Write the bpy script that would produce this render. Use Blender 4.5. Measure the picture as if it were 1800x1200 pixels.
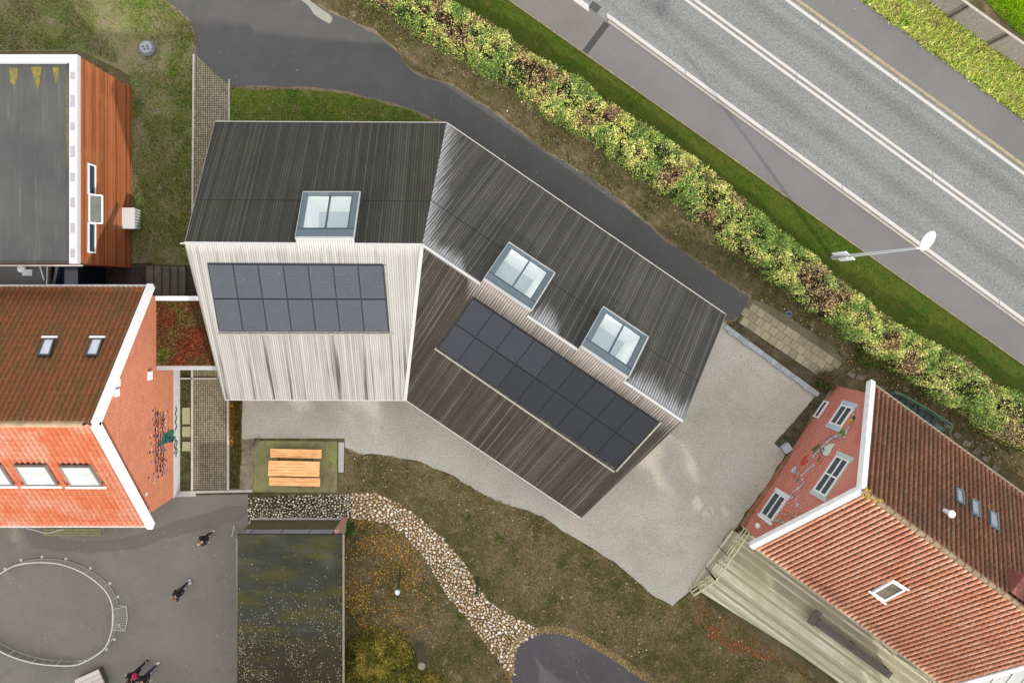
import bpy, bmesh, math, random
import numpy as np
from mathutils import Vector, Matrix

for o in list(bpy.data.objects): bpy.data.objects.remove(o)
scene = bpy.context.scene
COL = scene.collection

# ---------------------------------------------------------------- camera, sky, sun, exposure
H, F, NX, NY = 35.0, 1200.0, 846.0, 525.0
cam_d = bpy.data.cameras.new("camera"); cam = bpy.data.objects.new("camera", cam_d); COL.objects.link(cam)
cam.location = (0, 0, H); cam.rotation_euler = (0, 0, 0)
cam_d.sensor_width = 36; cam_d.lens = 36*F/1800
cam_d.shift_x = (900-NX)/1800; cam_d.shift_y = -(600-NY)/1800
cam_d.clip_start = 0.5; cam_d.clip_end = 2000
scene.camera = cam
SUN_EL = math.radians(25); SUN_DIR = Vector((0.575, -0.818, 0)).normalized()
w = bpy.data.worlds.new("World"); scene.world = w; w.use_nodes = True
nt = w.node_tree; bg = nt.nodes['Background']
sky = nt.nodes.new('ShaderNodeTexSky'); sky.sky_type = 'NISHITA'; sky.sun_disc = False
sky.sun_elevation = SUN_EL; sky.sun_rotation = math.atan2(SUN_DIR.x, SUN_DIR.y)
sky.air_density = 1.0; sky.dust_density = 3.0; sky.ozone_density = 0.6
tcw = nt.nodes.new('ShaderNodeTexCoord'); cn = nt.nodes.new('ShaderNodeTexNoise'); cn.inputs['Scale'].default_value = 2.2; cn.inputs['Detail'].default_value = 5
cr_ = nt.nodes.new('ShaderNodeMapRange'); cr_.inputs[1].default_value = .3; cr_.inputs[2].default_value = .6; cr_.inputs[3].default_value = .55; cr_.inputs[4].default_value = .95
cm_w = nt.nodes.new('ShaderNodeMix'); cm_w.data_type = 'RGBA'; cm_w.inputs[7].default_value = (5.15, 5.12, 5.1, 1)
nt.links.new(tcw.outputs['Generated'], cn.inputs['Vector']); nt.links.new(cn.outputs[0], cr_.inputs[0]); nt.links.new(cr_.outputs[0], cm_w.inputs[0])
nt.links.new(sky.outputs[0], cm_w.inputs[6]); nt.links.new(cm_w.outputs[2], bg.inputs[0]); bg.inputs[1].default_value = 0.15
sd = bpy.data.lights.new("sun", 'SUN'); sun = bpy.data.objects.new("sun", sd); COL.objects.link(sun)
sd.energy = 2.0; sd.angle = math.radians(1.0); sd.color = (1.0, 0.955, 0.88)
to = SUN_DIR*math.cos(SUN_EL) + Vector((0, 0, math.sin(SUN_EL)))
sun.rotation_euler = to.to_track_quat('Z', 'Y').to_euler(); sun.location = (20, -30, 40)
vs = scene.view_settings; vs.view_transform = 'Standard'; vs.look = 'None'; vs.gamma = 1; vs.use_curve_mapping = False
vs.exposure = 1.3

# ---------------------------------------------------------------- helpers
V = Vector
def P(px, py, z=0.0):
    s = (H-z)/F
    return V(((px-NX)*s, (NY-py)*s, z))
def hit(px, py, p0, n):
    C = V((0, 0, H)); d = V(((px-NX)/F, (NY-py)/F, -1))
    return C + d*((p0-C).dot(n)/d.dot(n))
def lin(c): c /= 255.0; return c/12.92 if c <= 0.04045 else ((c+0.055)/1.055)**2.4
def C(r, g, b, k=1.0): return (lin(r)/k, lin(g)/k, lin(b)/k)

def hsh(ix, iy, seed):
    n = (ix.astype(np.int64)*374761393 + iy.astype(np.int64)*668265263 + seed*974711) & 0x7fffffff
    n = ((n ^ (n >> 13))*1274126177) & 0x7fffffff
    return ((n ^ (n >> 16)) & 0xffff)/65535.0
def vnoise(x, y, scale, seed=0, octv=2):
    x = np.asarray(x, float)/scale; y = np.asarray(y, float)/scale
    tot = 0; amp = 1; sm = 0
    for o in range(octv):
        ix = np.floor(x); iy = np.floor(y); fx = x-ix; fy = y-iy
        fx = fx*fx*(3-2*fx); fy = fy*fy*(3-2*fy)
        a = hsh(ix, iy, seed+o); b = hsh(ix+1, iy, seed+o); c = hsh(ix, iy+1, seed+o); d = hsh(ix+1, iy+1, seed+o)
        tot = tot + amp*((a*(1-fx)+b*fx)*(1-fy)+(c*(1-fx)+d*fx)*fy); sm += amp
        amp *= 0.5; x = x*2.03+7.1; y = y*2.03+3.7
    return tot/sm

def tag(o, label=None, cat=None, group=None, kind=None):
    if label: o['label'] = label
    if cat: o['category'] = cat
    if group: o['group'] = group
    if kind: o['kind'] = kind
    return o
def empty(name, loc, label, cat, group=None):
    o = bpy.data.objects.new(name, None); COL.objects.link(o); o.location = loc; o.empty_display_size = 0.3
    return tag(o, label, cat, group)
def link(name, me, parent=None, loc=None):
    o = bpy.data.objects.new(name, me); COL.objects.link(o)
    if parent: o.parent = parent
    if loc is not None: o.location = loc
    return o
def root_loc(parent):
    l = V((0, 0, 0))
    while parent: l = l + parent.location; parent = parent.parent
    return l

class MB:
    def __init__(s): s.v = []; s.f = []; s.uv = []; s.c = []; s.col = (1, 1, 1); s.fr = None
    def face(s, pts, uv=None, col=None):
        i = len(s.v); s.v += [V(p) for p in pts]; s.f.append(tuple(range(i, i+len(pts))))
        if uv is None:
            if s.fr: o, du, dv = s.fr; uv = [((V(p)-o).dot(du), (V(p)-o).dot(dv)) for p in pts]
            else: uv = [(p[0], p[1]) for p in pts]
        s.uv.append(uv); s.c.append(col or s.col); return s
    def prism(s, pts, off, col=None, bottom=True):
        """closed solid: polygon pts (ccw seen from the outside of 'top') and a copy moved by off"""
        pts = [V(p) for p in pts]; off = V(off); q = [p+off for p in pts]
        s.face(pts, col=col)
        if bottom: s.face(q[::-1], col=col)
        n = len(pts)
        for i in range(n):
            j = (i+1) % n; s.face([pts[j], pts[i], q[i], q[j]], col=col)
        return s
    def box(s, c, size, rz=0.0, col=None, M=None):
        x, y, z = [k/2 for k in size]; R = M or Matrix.Rotation(rz, 3, 'Z'); c = V(c)
        p = [c+R@V((a*x, b*y, d*z)) for d in (-1, 1) for a, b in ((-1, -1), (1, -1), (1, 1), (-1, 1))]
        for f in ((3, 2, 1, 0), (4, 5, 6, 7), (0, 1, 5, 4), (1, 2, 6, 5), (2, 3, 7, 6), (3, 0, 4, 7)):
            s.face([p[i] for i in f], col=col)
        return s
    def beam(s, a, b, wd, ht, up=V((0, 0, 1)), col=None):
        a = V(a); b = V(b); d = (b-a); L = d.length; d.normalize()
        x = d; y = up.cross(x); y.normalize(); z = x.cross(y)
        M = Matrix((x, y, z)).transposed()
        return s.box((a+b)/2, (L, wd, ht), M=M, col=col)
    def tube(s, a, b, r0, r1=None, n=10, col=None, caps=True):
        a = V(a); b = V(b); r1 = r0 if r1 is None else r1; d = (b-a).normalized()
        t = V((0, 0, 1)) if abs(d.z) < .9 else V((1, 0, 0)); x = d.cross(t).normalized(); y = d.cross(x)
        A = [a+(x*math.cos(k*2*math.pi/n)+y*math.sin(k*2*math.pi/n))*r0 for k in range(n)]
        B = [b+(x*math.cos(k*2*math.pi/n)+y*math.sin(k*2*math.pi/n))*r1 for k in range(n)]
        for k in range(n):
            j = (k+1) % n; s.face([A[j], A[k], B[k], B[j]], col=col)
        if caps: s.face(A, col=col); s.face(B[::-1], col=col)
        return s
    def ball(s, c, r, nu=12, nv=8, M=None, col=None):
        c = V(c); r = V(r) if not isinstance(r, (int, float)) else V((r, r, r))
        def q(i, j):
            a = 2*math.pi*i/nu; b = math.pi*j/nv
            p = V((r.x*math.sin(b)*math.cos(a), r.y*math.sin(b)*math.sin(a), r.z*math.cos(b)))
            return c+(M@p if M else p)
        for j in range(nv):
            for i in range(nu):
                if j == 0: s.face([q(i, 0), q(i, 1), q(i+1, 1)], col=col)
                elif j == nv-1: s.face([q(i, j), q(i, nv), q(i+1, j)], col=col)
                else: s.face([q(i, j), q(i, j+1), q(i+1, j+1), q(i+1, j)], col=col)
        return s
    def build(s, name, mat, parent=None, loc=None, smooth=False):
        l = root_loc(parent) + (V(loc) if loc is not None else V((0, 0, 0)))
        me = bpy.data.meshes.new(name)
        me.from_pydata([tuple(p-l) for p in s.v], [], s.f)
        uvl = me.uv_layers.new(name="UVMap"); uvl.data.foreach_set("uv", [x for f in s.uv for p in f for x in p])
        ca = me.color_attributes.new("Col", 'FLOAT_COLOR', 'CORNER')
        ca.data.foreach_set("color", [x for f, c in zip(s.f, s.c) for _ in f for x in (*c, 1.0)])
        me.materials.append(mat)
        if smooth:
            bm = bmesh.new(); bm.from_mesh(me); bmesh.ops.remove_doubles(bm, verts=bm.verts, dist=1e-5)
            for f in bm.faces: f.smooth = True
            bm.to_mesh(me); bm.free()
        me.update()
        return link(name, me, parent, loc)

def mesh_np(name, verts, k, cols, mat, parent=None, smooth=False):
    """verts (n*k,3): n separate k-gons, cols (n,3)"""
    n = len(verts)//k; me = bpy.data.meshes.new(name)
    l = root_loc(parent)
    verts = np.asarray(verts, np.float32)-np.array(l, np.float32)
    me.vertices.add(n*k); me.vertices.foreach_set("co", verts.ravel())
    me.loops.add(n*k); me.loops.foreach_set("vertex_index", np.arange(n*k, dtype=np.int32))
    me.polygons.add(n); me.polygons.foreach_set("loop_start", np.arange(0, n*k, k, dtype=np.int32))
    me.polygons.foreach_set("loop_total", np.full(n, k, dtype=np.int32))
    ca = me.color_attributes.new("Col", 'FLOAT_COLOR', 'CORNER')
    c4 = np.ones((n, k, 4), np.float32); c4[:, :, :3] = np.asarray(cols)[:, None, :]
    ca.data.foreach_set("color", c4.ravel())
    me.materials.append(mat); me.update(calc_edges=True); me.validate()
    return link(name, me, parent)

# ---------------------------------------------------------------- materials
class NB:
    def __init__(s, name, rough=0.85, spec=0.3, metal=0.0):
        s.m = bpy.data.materials.new(name); s.m.use_nodes = True; s.t = s.m.node_tree
        s.b = s.t.nodes['Principled BSDF']; s.b.inputs['Roughness'].default_value = rough
        s.b.inputs['Specular IOR Level'].default_value = spec; s.b.inputs['Metallic'].default_value = metal
        s.tc = s.t.nodes.new('ShaderNodeTexCoord')
    def n(s, ty, ins=None, **kw):
        x = s.t.nodes.new(ty)
        for k, v in kw.items(): setattr(x, k, v)
        for k, v in (ins or {}).items(): s.set(x.inputs[k], v)
        return x
    def set(s, sock, v):
        if isinstance(v, bpy.types.NodeSocket): s.t.links.new(v, sock)
        elif isinstance(v, tuple) and len(v) == 3 and sock.type == 'RGBA': sock.default_value = (*v, 1)
        else: sock.default_value = v
    def math(s, op, a, b=0.0, c=None, clamp=False):
        x = s.n('ShaderNodeMath', operation=op, use_clamp=clamp); s.set(x.inputs[0], a); s.set(x.inputs[1], b)
        if c is not None: s.set(x.inputs[2], c)
        return x.outputs[0]
    def mix(s, f, a, b, blend='MIX'):
        x = s.n('ShaderNodeMix', data_type='RGBA', blend_type=blend); s.set(x.inputs[0], f)
        s.set(x.inputs[6], a); s.set(x.inputs[7], b); return x.outputs[2]
    def noise(s, vec, scale, detail=3, rough=0.55, dist=0.0):
        return s.n('ShaderNodeTexNoise', {'Vector': vec, 'Scale': scale, 'Detail': detail, 'Roughness': rough, 'Distortion': dist}).outputs[0]
    def step(s, v, a, b):
        x = s.n('ShaderNodeMapRange', {'Value': v, 'From Min': a, 'From Max': b}, interpolation_type='SMOOTHSTEP'); return x.outputs[0]
    def mapv(s, vec, sc, rot=(0, 0, 0)):
        return s.n('ShaderNodeMapping', {'Vector': vec, 'Scale': sc, 'Rotation': rot}).outputs[0]
    def bump(s, h, st=0.3, d=0.02):
        x = s.n('ShaderNodeBump', {'Height': h, 'Strength': st, 'Distance': d}); s.t.links.new(x.outputs[0], s.b.inputs['Normal'])
    def out(s, col): s.set(s.b.inputs['Base Color'], col); return s.m

def flat(name, col, rough=0.6, spec=0.4, metal=0.0, var=0.15, scale=3.0):
    s = NB(name, rough, spec, metal); o = s.tc.outputs['Object']
    f = s.noise(o, scale, 4); f2 = s.noise(o, scale*14, 2)
    f = s.math('ADD', s.math('MULTIPLY', f, .7), s.math('MULTIPLY', f2, .3))
    return s.out(s.mix(s.step(f, .25, .75), tuple(c*(1-var) for c in col), tuple(min(1, c*(1+var)) for c in col)))

def ground_mat(name, c1, c2, c3=None, s1=0.35, s2=2.5, speck=0.15, sps=45.0, c4=None, rough=0.95, bump=0.4):
    """c1/c2 large patches, c3 medium patches, c4 rare patches, fine speckle"""
    s = NB(name, rough, 0.15); o = s.tc.outputs['Object']
    col = s.mix(s.step(s.noise(o, s1, 5, .6), .38, .62), c1, c2)
    if c3: col = s.mix(s.step(s.noise(s.mapv(o, (1, 1, 1), (0, 0, 1)), s2, 5, .65), .5, .68), col, c3)
    if c4: col = s.mix(s.math('MULTIPLY', s.step(s.noise(s.mapv(o, (1.1, 1.1, 1), (0, 0, 2)), s1*2.2, 4, .6), .56, .7), .8), col, c4)
    sp = s.noise(o, sps, 2, .7); sp2 = s.noise(o, sps*.3, 3, .7)
    m = s.math('ADD', s.math('MULTIPLY', s.math('SUBTRACT', sp, .5), speck*7), s.math('MULTIPLY', s.math('SUBTRACT', sp2, .5), speck*5))
    m = s.math('MAXIMUM', s.math('ADD', m, 1.0), 0.15)
    cm = s.n('ShaderNodeCombineColor', {0: m, 1: m, 2: m}).outputs[0]
    s.bump(sp, bump, .02)
    return s.out(s.mix(1.0, col, cm, 'MULTIPLY'))

def attr_mat(name, rough=0.7, spec=0.25, var=0.2, trans=0.0, scale=8.0):
    s = NB(name, rough, spec); o = s.tc.outputs['Object']
    a = s.n('ShaderNodeVertexColor', layer_name='Col').outputs[0]
    f = s.noise(o, scale, 4, .6); m = s.math('ADD', s.math('MULTIPLY', s.math('SUBTRACT', f, .5), var*3), 1.0)
    cm = s.n('ShaderNodeCombineColor', {0: m, 1: m, 2: m}).outputs[0]
    s.out(s.mix(1.0, a, cm, 'MULTIPLY'))
    if trans > 0:
        tr = s.n('ShaderNodeBsdfTranslucent', {'Color': a}); mx = s.n('ShaderNodeMixShader', {0: trans})
        out = s.t.nodes['Material Output']
        s.t.links.new(s.b.outputs[0], mx.inputs[1]); s.t.links.new(tr.outputs[0], mx.inputs[2]); s.t.links.new(mx.outputs[0], out.inputs[0])
    return s.m

def slat_mat(name, dark, mid, light, w=0.1, stain=None, stain_amt=0.5, ridge=None, L=7.0, rl=1.6, seam=None, gap=0.35, broad=.5, zones=(), left=None, rough=0.75,
             rthr=(.42, .62), moss=None):
    s = NB(name, rough, 0.3); uv = s.n('ShaderNodeUVMap', uv_map='UVMap').outputs[0]
    sp = s.n('ShaderNodeSeparateXYZ', {0: uv}); u, v = sp.outputs[0], sp.outputs[1]
    q = s.math('DIVIDE', u, w); fl = s.math('FLOOR', q); fr = s.math('SUBTRACT', q, fl)
    r1 = s.n('ShaderNodeTexWhiteNoise', {'W': fl}, noise_dimensions='1D').outputs[0]
    st = s.noise(s.mapv(uv, (26, .5, 1)), 1.0, 6, .65)
    st2 = s.noise(s.mapv(uv, (2.0, .16, 1)), 1.0, 4, .6)
    val = s.math('ADD', s.math('ADD', s.math('MULTIPLY', r1, .30), s.math('MULTIPLY', st, .44)), s.math('ADD', s.math('MULTIPLY', st2, broad*.5), s.math('MULTIPLY', s.noise(uv, .55, 5, .6), .30)))
    ramp = s.n('ShaderNodeValToRGB', {0: val}); e = ramp.color_ramp.elements
    e[0].position = .36; e[0].color = (*dark, 1); e[1].position = .86; e[1].color = (*light, 1)
    x = e.new(.58); x.color = (*mid, 1)
    col = ramp.outputs[0]
    if moss:
        col = s.mix(s.math('MULTIPLY', s.step(s.noise(s.mapv(uv, (1.3, .35, 1)), 1.0, 5, .7), .5, .7), .6), col, moss)
    if stain:
        mk = s.step(s.noise(s.mapv(uv, (3.2, .10, 1)), 1.0, 3, .6), .52, .66)
        lo = s.step(v, L*.75, L*.12)
        col = s.mix(s.math('MULTIPLY', s.math('MULTIPLY', mk, lo), stain_amt), col, stain)
    if ridge:
        stn = s.noise(s.mapv(uv, (15, .45, 1)), 1.0, 3, .7); hgt_ = .10
        for ua, ub, hh in zones:
            hgt_ = s.math('ADD', hgt_, s.math('MULTIPLY', s.math('MULTIPLY', s.step(u, ua-.35, ua+.25), s.step(u, ub+.5, ub-.5)), hh))
        rm = s.math('DIVIDE', s.math('SUBTRACT', v, s.math('SUBTRACT', L, hgt_)), hgt_, clamp=True)
        mk = s.step(s.math('ADD', s.math('MULTIPLY', rm, .85), s.math('MULTIPLY', s.math('SUBTRACT', stn, .5), 1.3)), *rthr)
        mk = s.math('MULTIPLY', mk, s.math('POWER', rm, .6))
        mk = s.math('MAXIMUM', mk, s.step(v, L-.16, L-.03))
        if left:
            k = s.math('SUBTRACT', u, s.math('MULTIPLY', v, left[1]))
            kn = s.math('DIVIDE', s.math('SUBTRACT', k, left[0]), 1.9, clamp=True); lm = s.math('MULTIPLY', s.step(s.math('ADD', s.math('MULTIPLY', s.math('SUBTRACT', 1.0, kn), .8), s.math('MULTIPLY', s.math('SUBTRACT', stn, .5), 1.6)), .35, .95), s.math('SUBTRACT', 1.0, kn)); mk = s.math('MAXIMUM', mk, lm)
        col = s.mix(s.math('MULTIPLY', mk, .78), col, ridge)
    if seam:
        sm = s.math('COMPARE', v, seam, .03); col = s.mix(s.math('MULTIPLY', sm, .7), col, tuple(c*.25 for c in dark))
    g = s.step(s.math('ABSOLUTE', s.math('SUBTRACT', fr, .5)), .28, .46)
    col = s.mix(s.math('MULTIPLY', g, gap), col, tuple(c*.2 for c in dark))
    hgt = s.math('SUBTRACT', s.math('MULTIPLY', st, .3), g); s.bump(hgt, .5, .012)
    return s.out(col)

def tile_mat(name, c1, c2, c3, moss, moss_amt=0.5, rough=0.8, valley=None, rowd=.6):
    s = NB(name, rough, 0.25); uv = s.n('ShaderNodeUVMap', uv_map='UVMap').outputs[0]
    a = s.n('ShaderNodeVertexColor', layer_name='Col').outputs[0]
    r = s.n('ShaderNodeSeparateColor', {0: a})
    col = s.mix(s.step(r.outputs[0], .1, .9), c1, c2)
    col = s.mix(s.step(s.noise(uv, .45, 5, .65), .45, .65), col, c3)
    mk = s.step(s.noise(s.mapv(uv, (1.5, .5, 1)), 1.0, 7, .75), .5, .68)
    sp = s.noise(uv, 9.0, 4, .75)
    mk = s.math('MULTIPLY', mk, s.step(sp, .35, .6))
    col = s.mix(s.math('MULTIPLY', mk, moss_amt), col, moss)
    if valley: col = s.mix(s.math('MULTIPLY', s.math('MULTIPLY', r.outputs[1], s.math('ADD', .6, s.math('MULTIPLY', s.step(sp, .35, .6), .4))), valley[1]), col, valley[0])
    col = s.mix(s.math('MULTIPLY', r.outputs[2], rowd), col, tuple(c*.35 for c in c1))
    m = s.math('ADD', s.math('MULTIPLY', s.math('SUBTRACT', s.noise(uv, 13.0, 4, .75), .5), 1.9), 1.0)
    cm = s.n('ShaderNodeCombineColor', {0: m, 1: m, 2: m}).outputs[0]
    return s.out(s.mix(1.0, col, cm, 'MULTIPLY'))

def brick_mat(name, c1, c2, mortar, bw=.24, bh=.08, ms=.012, blot=None, rough=.9, bump=.5, off=.5, spk=.8):
    s = NB(name, rough, 0.2); uv = s.n('ShaderNodeUVMap', uv_map='UVMap').outputs[0]
    b = s.n('ShaderNodeTexBrick', {'Vector': uv, 'Color1': c1, 'Color2': c2, 'Mortar': mortar, 'Scale': 1.0, 'Mortar Size': ms,
            'Mortar Smooth': .3, 'Brick Width': bw, 'Row Height': bh}, offset=off)
    col = b.outputs[0]
    if blot: col = s.mix(s.math('MULTIPLY', s.step(s.noise(uv, .7, 6, .65), .48, .7), .75), col, blot)
    m = s.math('ADD', s.math('MULTIPLY', s.math('SUBTRACT', s.noise(uv, 14.0, 3, .75), .5), spk), 1.0)
    cm = s.n('ShaderNodeCombineColor', {0: m, 1: m, 2: m}).outputs[0]
    s.bump(s.math('SUBTRACT', 1.0, b.outputs[1]), bump, .01)
    return s.out(s.mix(1.0, col, cm, 'MULTIPLY'))

def glass_mat(name, tint=(.75, .83, .86), refl=0.12, transp=True):
    s = NB(name, 0.05, 0.5)
    if not transp:
        return s.out(tint)
    tr = s.n('ShaderNodeBsdfTransparent', {'Color': tint}); gl = s.n('ShaderNodeBsdfGlossy', {'Roughness': .03, 'Color': (.9, .95, 1)})
    mx = s.n('ShaderNodeMixShader', {0: refl}); s.t.links.new(tr.outputs[0], mx.inputs[1]); s.t.links.new(gl.outputs[0], mx.inputs[2])
    s.t.links.new(mx.outputs[0], s.t.nodes['Material Output'].inputs[0]); return s.m

# illumination used to turn picture colours into surface colours
KS, KL = 1.15, 2.0
WHITE = flat('white_paint', (.66, .67, .68), .5, var=.14, scale=2.5)
WHITE2 = flat('white_wood', (.66, .66, .63), .6, var=.12, scale=6)
STEEL = flat('galvanised_steel', (.42, .44, .45), .45, .5, .3, var=.12)
DARK = flat('dark_steel', (.03, .035, .04), .5)
VCOL = attr_mat('painted_parts', .6, .3, .08)
LEAF = attr_mat('leaf', .6, .25, .1, trans=.3)
GRASSB = attr_mat('grass_blades', .95, .03, .1, trans=.2)
LITTER = attr_mat('fallen_leaf', .8, .2, .15)
STONE = attr_mat('stone', .85, .25, .35, scale=14)
GLASS_D = glass_mat('dark_window_glass', (.03, .045, .055), transp=False)
GLASS_L = glass_mat('pale_window_glass', (.28, .31, .34), transp=False)

# ---------------------------------------------------------------- polygon and scatter tools (pixels of the photo on the ground plane)
def inpoly(x, y, poly):
    r = np.zeros(len(x), bool); n = len(poly)
    for i in range(n):
        x1, y1 = poly[i]; x2, y2 = poly[(i+1) % n]
        if y1 == y2: continue
        c = ((y1 > y) != (y2 > y)) & (x < (x2-x1)*(y-y1)/(y2-y1)+x1); r ^= c
    return r
def scatter_px(n, polys, excl=(), rng=None, dens=None):
    """about n points uniform in union of polys minus excl; dens(x,y)->0..1"""
    out = []
    for poly in polys:
        xs = [p[0] for p in poly]; ys = [p[1] for p in poly]
        x = rng.uniform(min(xs), max(xs), n); y = rng.uniform(min(ys), max(ys), n)
        k = inpoly(x, y, poly)
        for e in excl: k &= ~inpoly(x, y, e)
        if dens is not None: k &= rng.random(n) < dens(x, y)
        out.append(np.stack([x[k], y[k]], 1))
    return np.concatenate(out)
def wob(poly, step=14, amp=3.0, seed=1, closed=True, keep=()):
    out = []; n = len(poly)
    for i in range(n if closed else n-1):
        a = poly[i]; b = poly[(i+1) % n]; L = math.hypot(b[0]-a[0], b[1]-a[1]); k = max(1, int(L/step))
        for j in range(k):
            t = j/k; x = a[0]+(b[0]-a[0])*t; y = a[1]+(b[1]-a[1])*t
            if i not in keep:
                dx = (float(vnoise(np.array([x]), np.array([y]), 22, seed, 3)[0])-.5)*2*amp*1.6
                dy = (float(vnoise(np.array([x]), np.array([y]), 22, seed+50, 3)[0])-.5)*2*amp*1.6
                x += dx; y += dy
            out.append((x, y))
    return out
def sheet(name, poly, z, mat, label=None, cat=None, kind='structure', parent=None, rot=0.0):
    m = MB(); d = V((math.cos(rot), math.sin(rot), 0)); m.fr = (V((0, 0, 0)), d, V((-d.y, d.x, 0)))
    pts = [P(x, y, 0) for x, y in poly]; pts = [V((p.x, p.y, z)) for p in pts]
    area = sum(pts[i].x*pts[(i+1) % len(pts)].y-pts[(i+1) % len(pts)].x*pts[i].y for i in range(len(pts)))
    if area < 0: pts = pts[::-1]
    m.face(pts); o = m.build(name, mat, parent)
    if kind: tag(o, label, None, None, kind)
    else: tag(o, label, cat)
    return o
def g2w(pts, z=0.0):
    s = H/F; return np.stack([(pts[:, 0]-NX)*s, (NY-pts[:, 1])*s, np.full(len(pts), z)], 1)
def pick(rng, n, pal, wts=None, noisev=None, var=0.25):
    pal = np.array(pal); k = len(pal)
    if noisev is not None: idx = np.clip(((noisev-.5)*1.7+.5+rng.normal(0, .17, n))*k, 0, k-1).astype(int)
    else: idx = rng.choice(k, n, p=wts)
    return pal[idx]*(1+rng.uniform(-var, var, (n, 1)))
def blades(name, pts, cols, mat, rng, hgt=(.05, .12), wd=(.02, .04), lean=.6, parent=None, z0=0.0):
    n = len(pts); a = rng.uniform(0, 2*math.pi, n); b = rng.uniform(0, 2*math.pi, n)
    h = rng.uniform(*hgt, n); wv = rng.uniform(*wd, n); p = pts.copy(); p[:, 2] += z0
    dx = np.stack([np.cos(a), np.sin(a), np.zeros(n)], 1)*wv[:, None]
    ln = rng.uniform(.2, 1, n)*lean
    tip = p+np.stack([np.cos(b)*h*ln*1.6, np.sin(b)*h*ln*1.6, h*(1-ln*.35)], 1)
    v = np.stack([p-dx, p+dx, tip], 1).reshape(-1, 3)
    return mesh_np(name, v, 3, cols, mat, parent)
def quads(name, pts, nrm, size, cols, mat, rng, parent=None, asp=.62):
    n = len(pts); nrm = nrm/np.linalg.norm(nrm, axis=1, keepdims=True)
    r = rng.normal(0, 1, (n, 3)); x = np.cross(nrm, r); x /= np.linalg.norm(x, axis=1, keepdims=True); y = np.cross(nrm, x)
    s = size[:, None]*.5
    v = np.stack([pts-x*s, pts-y*s*asp, pts+x*s, pts+y*s*asp], 1).reshape(-1, 3)
    return mesh_np(name, v, 4, cols, mat, parent)
def litter(name, n, polys, excl, rng, pal, size=(.05, .1), z=.02, dens=None, label=None, parent=None):
    pp = scatter_px(n, polys, excl, rng, dens); m = len(pp)
    p = g2w(pp, z); p[:, 2] += rng.uniform(0, .03, m)
    nr = np.stack([rng.normal(0, .35, m), rng.normal(0, .35, m), np.ones(m)], 1)
    o = quads(name, p, nr, rng.uniform(*size, m), pick(rng, m, pal), LITTER, rng, parent, .7)
    if label: tag(o, label, 'leaves', None, 'stuff')
    return o
# ---------------------------------------------------------------- ground
rng = np.random.default_rng(7)
G = MB(); R = 400
G.face([(-R, -R, -.03), (R, -R, -.03), (R, R, -.03), (-R, R, -.03)])
M_soil = ground_mat('turf_and_soil', C(100, 88, 64, KS), C(80, 74, 46, KS), C(116, 104, 80, KS), .25, 1.6, .2, 40, c4=C(60, 66, 34, KS))
tag(G.build('ground', M_soil), 'grass and bare soil between the buildings', None, None, 'structure')

# --- road and cycle paths (straight, 36 degrees)
S = .731
def ly(x0, y0): return lambda x: y0+S*(x-x0)
L_kerb = lambda x: 303+.708*(x-1322)
L_sk = ly(1435, 306); L_se = ly(1435, 295.5)
L_ca = ly(1450, 178.5); L_cb = ly(1450, 166.5)
L_ne = ly(1590, 151.5); L_nk = ly(1590, 139); L_nout = lambda x: 104+.736*(x-1655)
XA, XB = 200, 3200
def band(la, lb, x0=XA, x1=XB): return [(x0, la(x0)), (x1, la(x1)), (x1, lb(x1)), (x0, lb(x0))]
off = lambda l, d: (lambda x: l(x)+d)
ROT = -math.atan(S)
def asphalt(name, c, var, sp, sps=32, tracks=None, c3=None, bump=.4):
    s = NB(name, .9, .2); o = s.tc.outputs['Object']
    col = s.mix(s.step(s.noise(o, .35, 5, .6), .35, .65), tuple(k*(1-var) for k in c), tuple(k*(1+var) for k in c))
    if c3: col = s.mix(s.math('MULTIPLY', s.step(s.noise(o, 1.3, 6, .7), .52, .7), .5), col, c3)
    f = s.noise(o, sps, 2, .8); f2 = s.noise(o, sps*.4, 3, .7)
    m = s.math('ADD', 1.0, s.math('ADD', s.math('MULTIPLY', s.math('SUBTRACT', f, .5), sp*5), s.math('MULTIPLY', s.math('SUBTRACT', f2, .5), sp*2)))
    if tracks:
        uv = s.n('ShaderNodeUVMap', uv_map='UVMap').outputs[0]; spx = s.n('ShaderNodeSeparateXYZ', {0: uv})
        wv = s.math('ADD', spx.outputs[1], s.math('MULTIPLY', s.math('SUBTRACT', s.noise(s.mapv(uv, (.25, .25, 1)), 1.0, 3), .5), .5))
        for v0, hw, am in tracks:
            k = s.step(s.math('ABSOLUTE', s.math('SUBTRACT', wv, v0)), hw, hw*.15)
            k = s.math('MULTIPLY', k, s.math('ADD', .6, s.math('MULTIPLY', s.noise(s.mapv(uv, (.5, 2, 1)), 1.0, 4), .7)))
            m = s.math('MULTIPLY', m, s.math('SUBTRACT', 1.0, s.math('MULTIPLY', k, am)))
    m = s.math('MAXIMUM', m, .15)
    cm = s.n('ShaderNodeCombineColor', {0: m, 1: m, 2: m}).outputs[0]
    s.bump(f, bump, .01); return s.out(s.mix(1.0, col, cm, 'MULTIPLY'))
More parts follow.
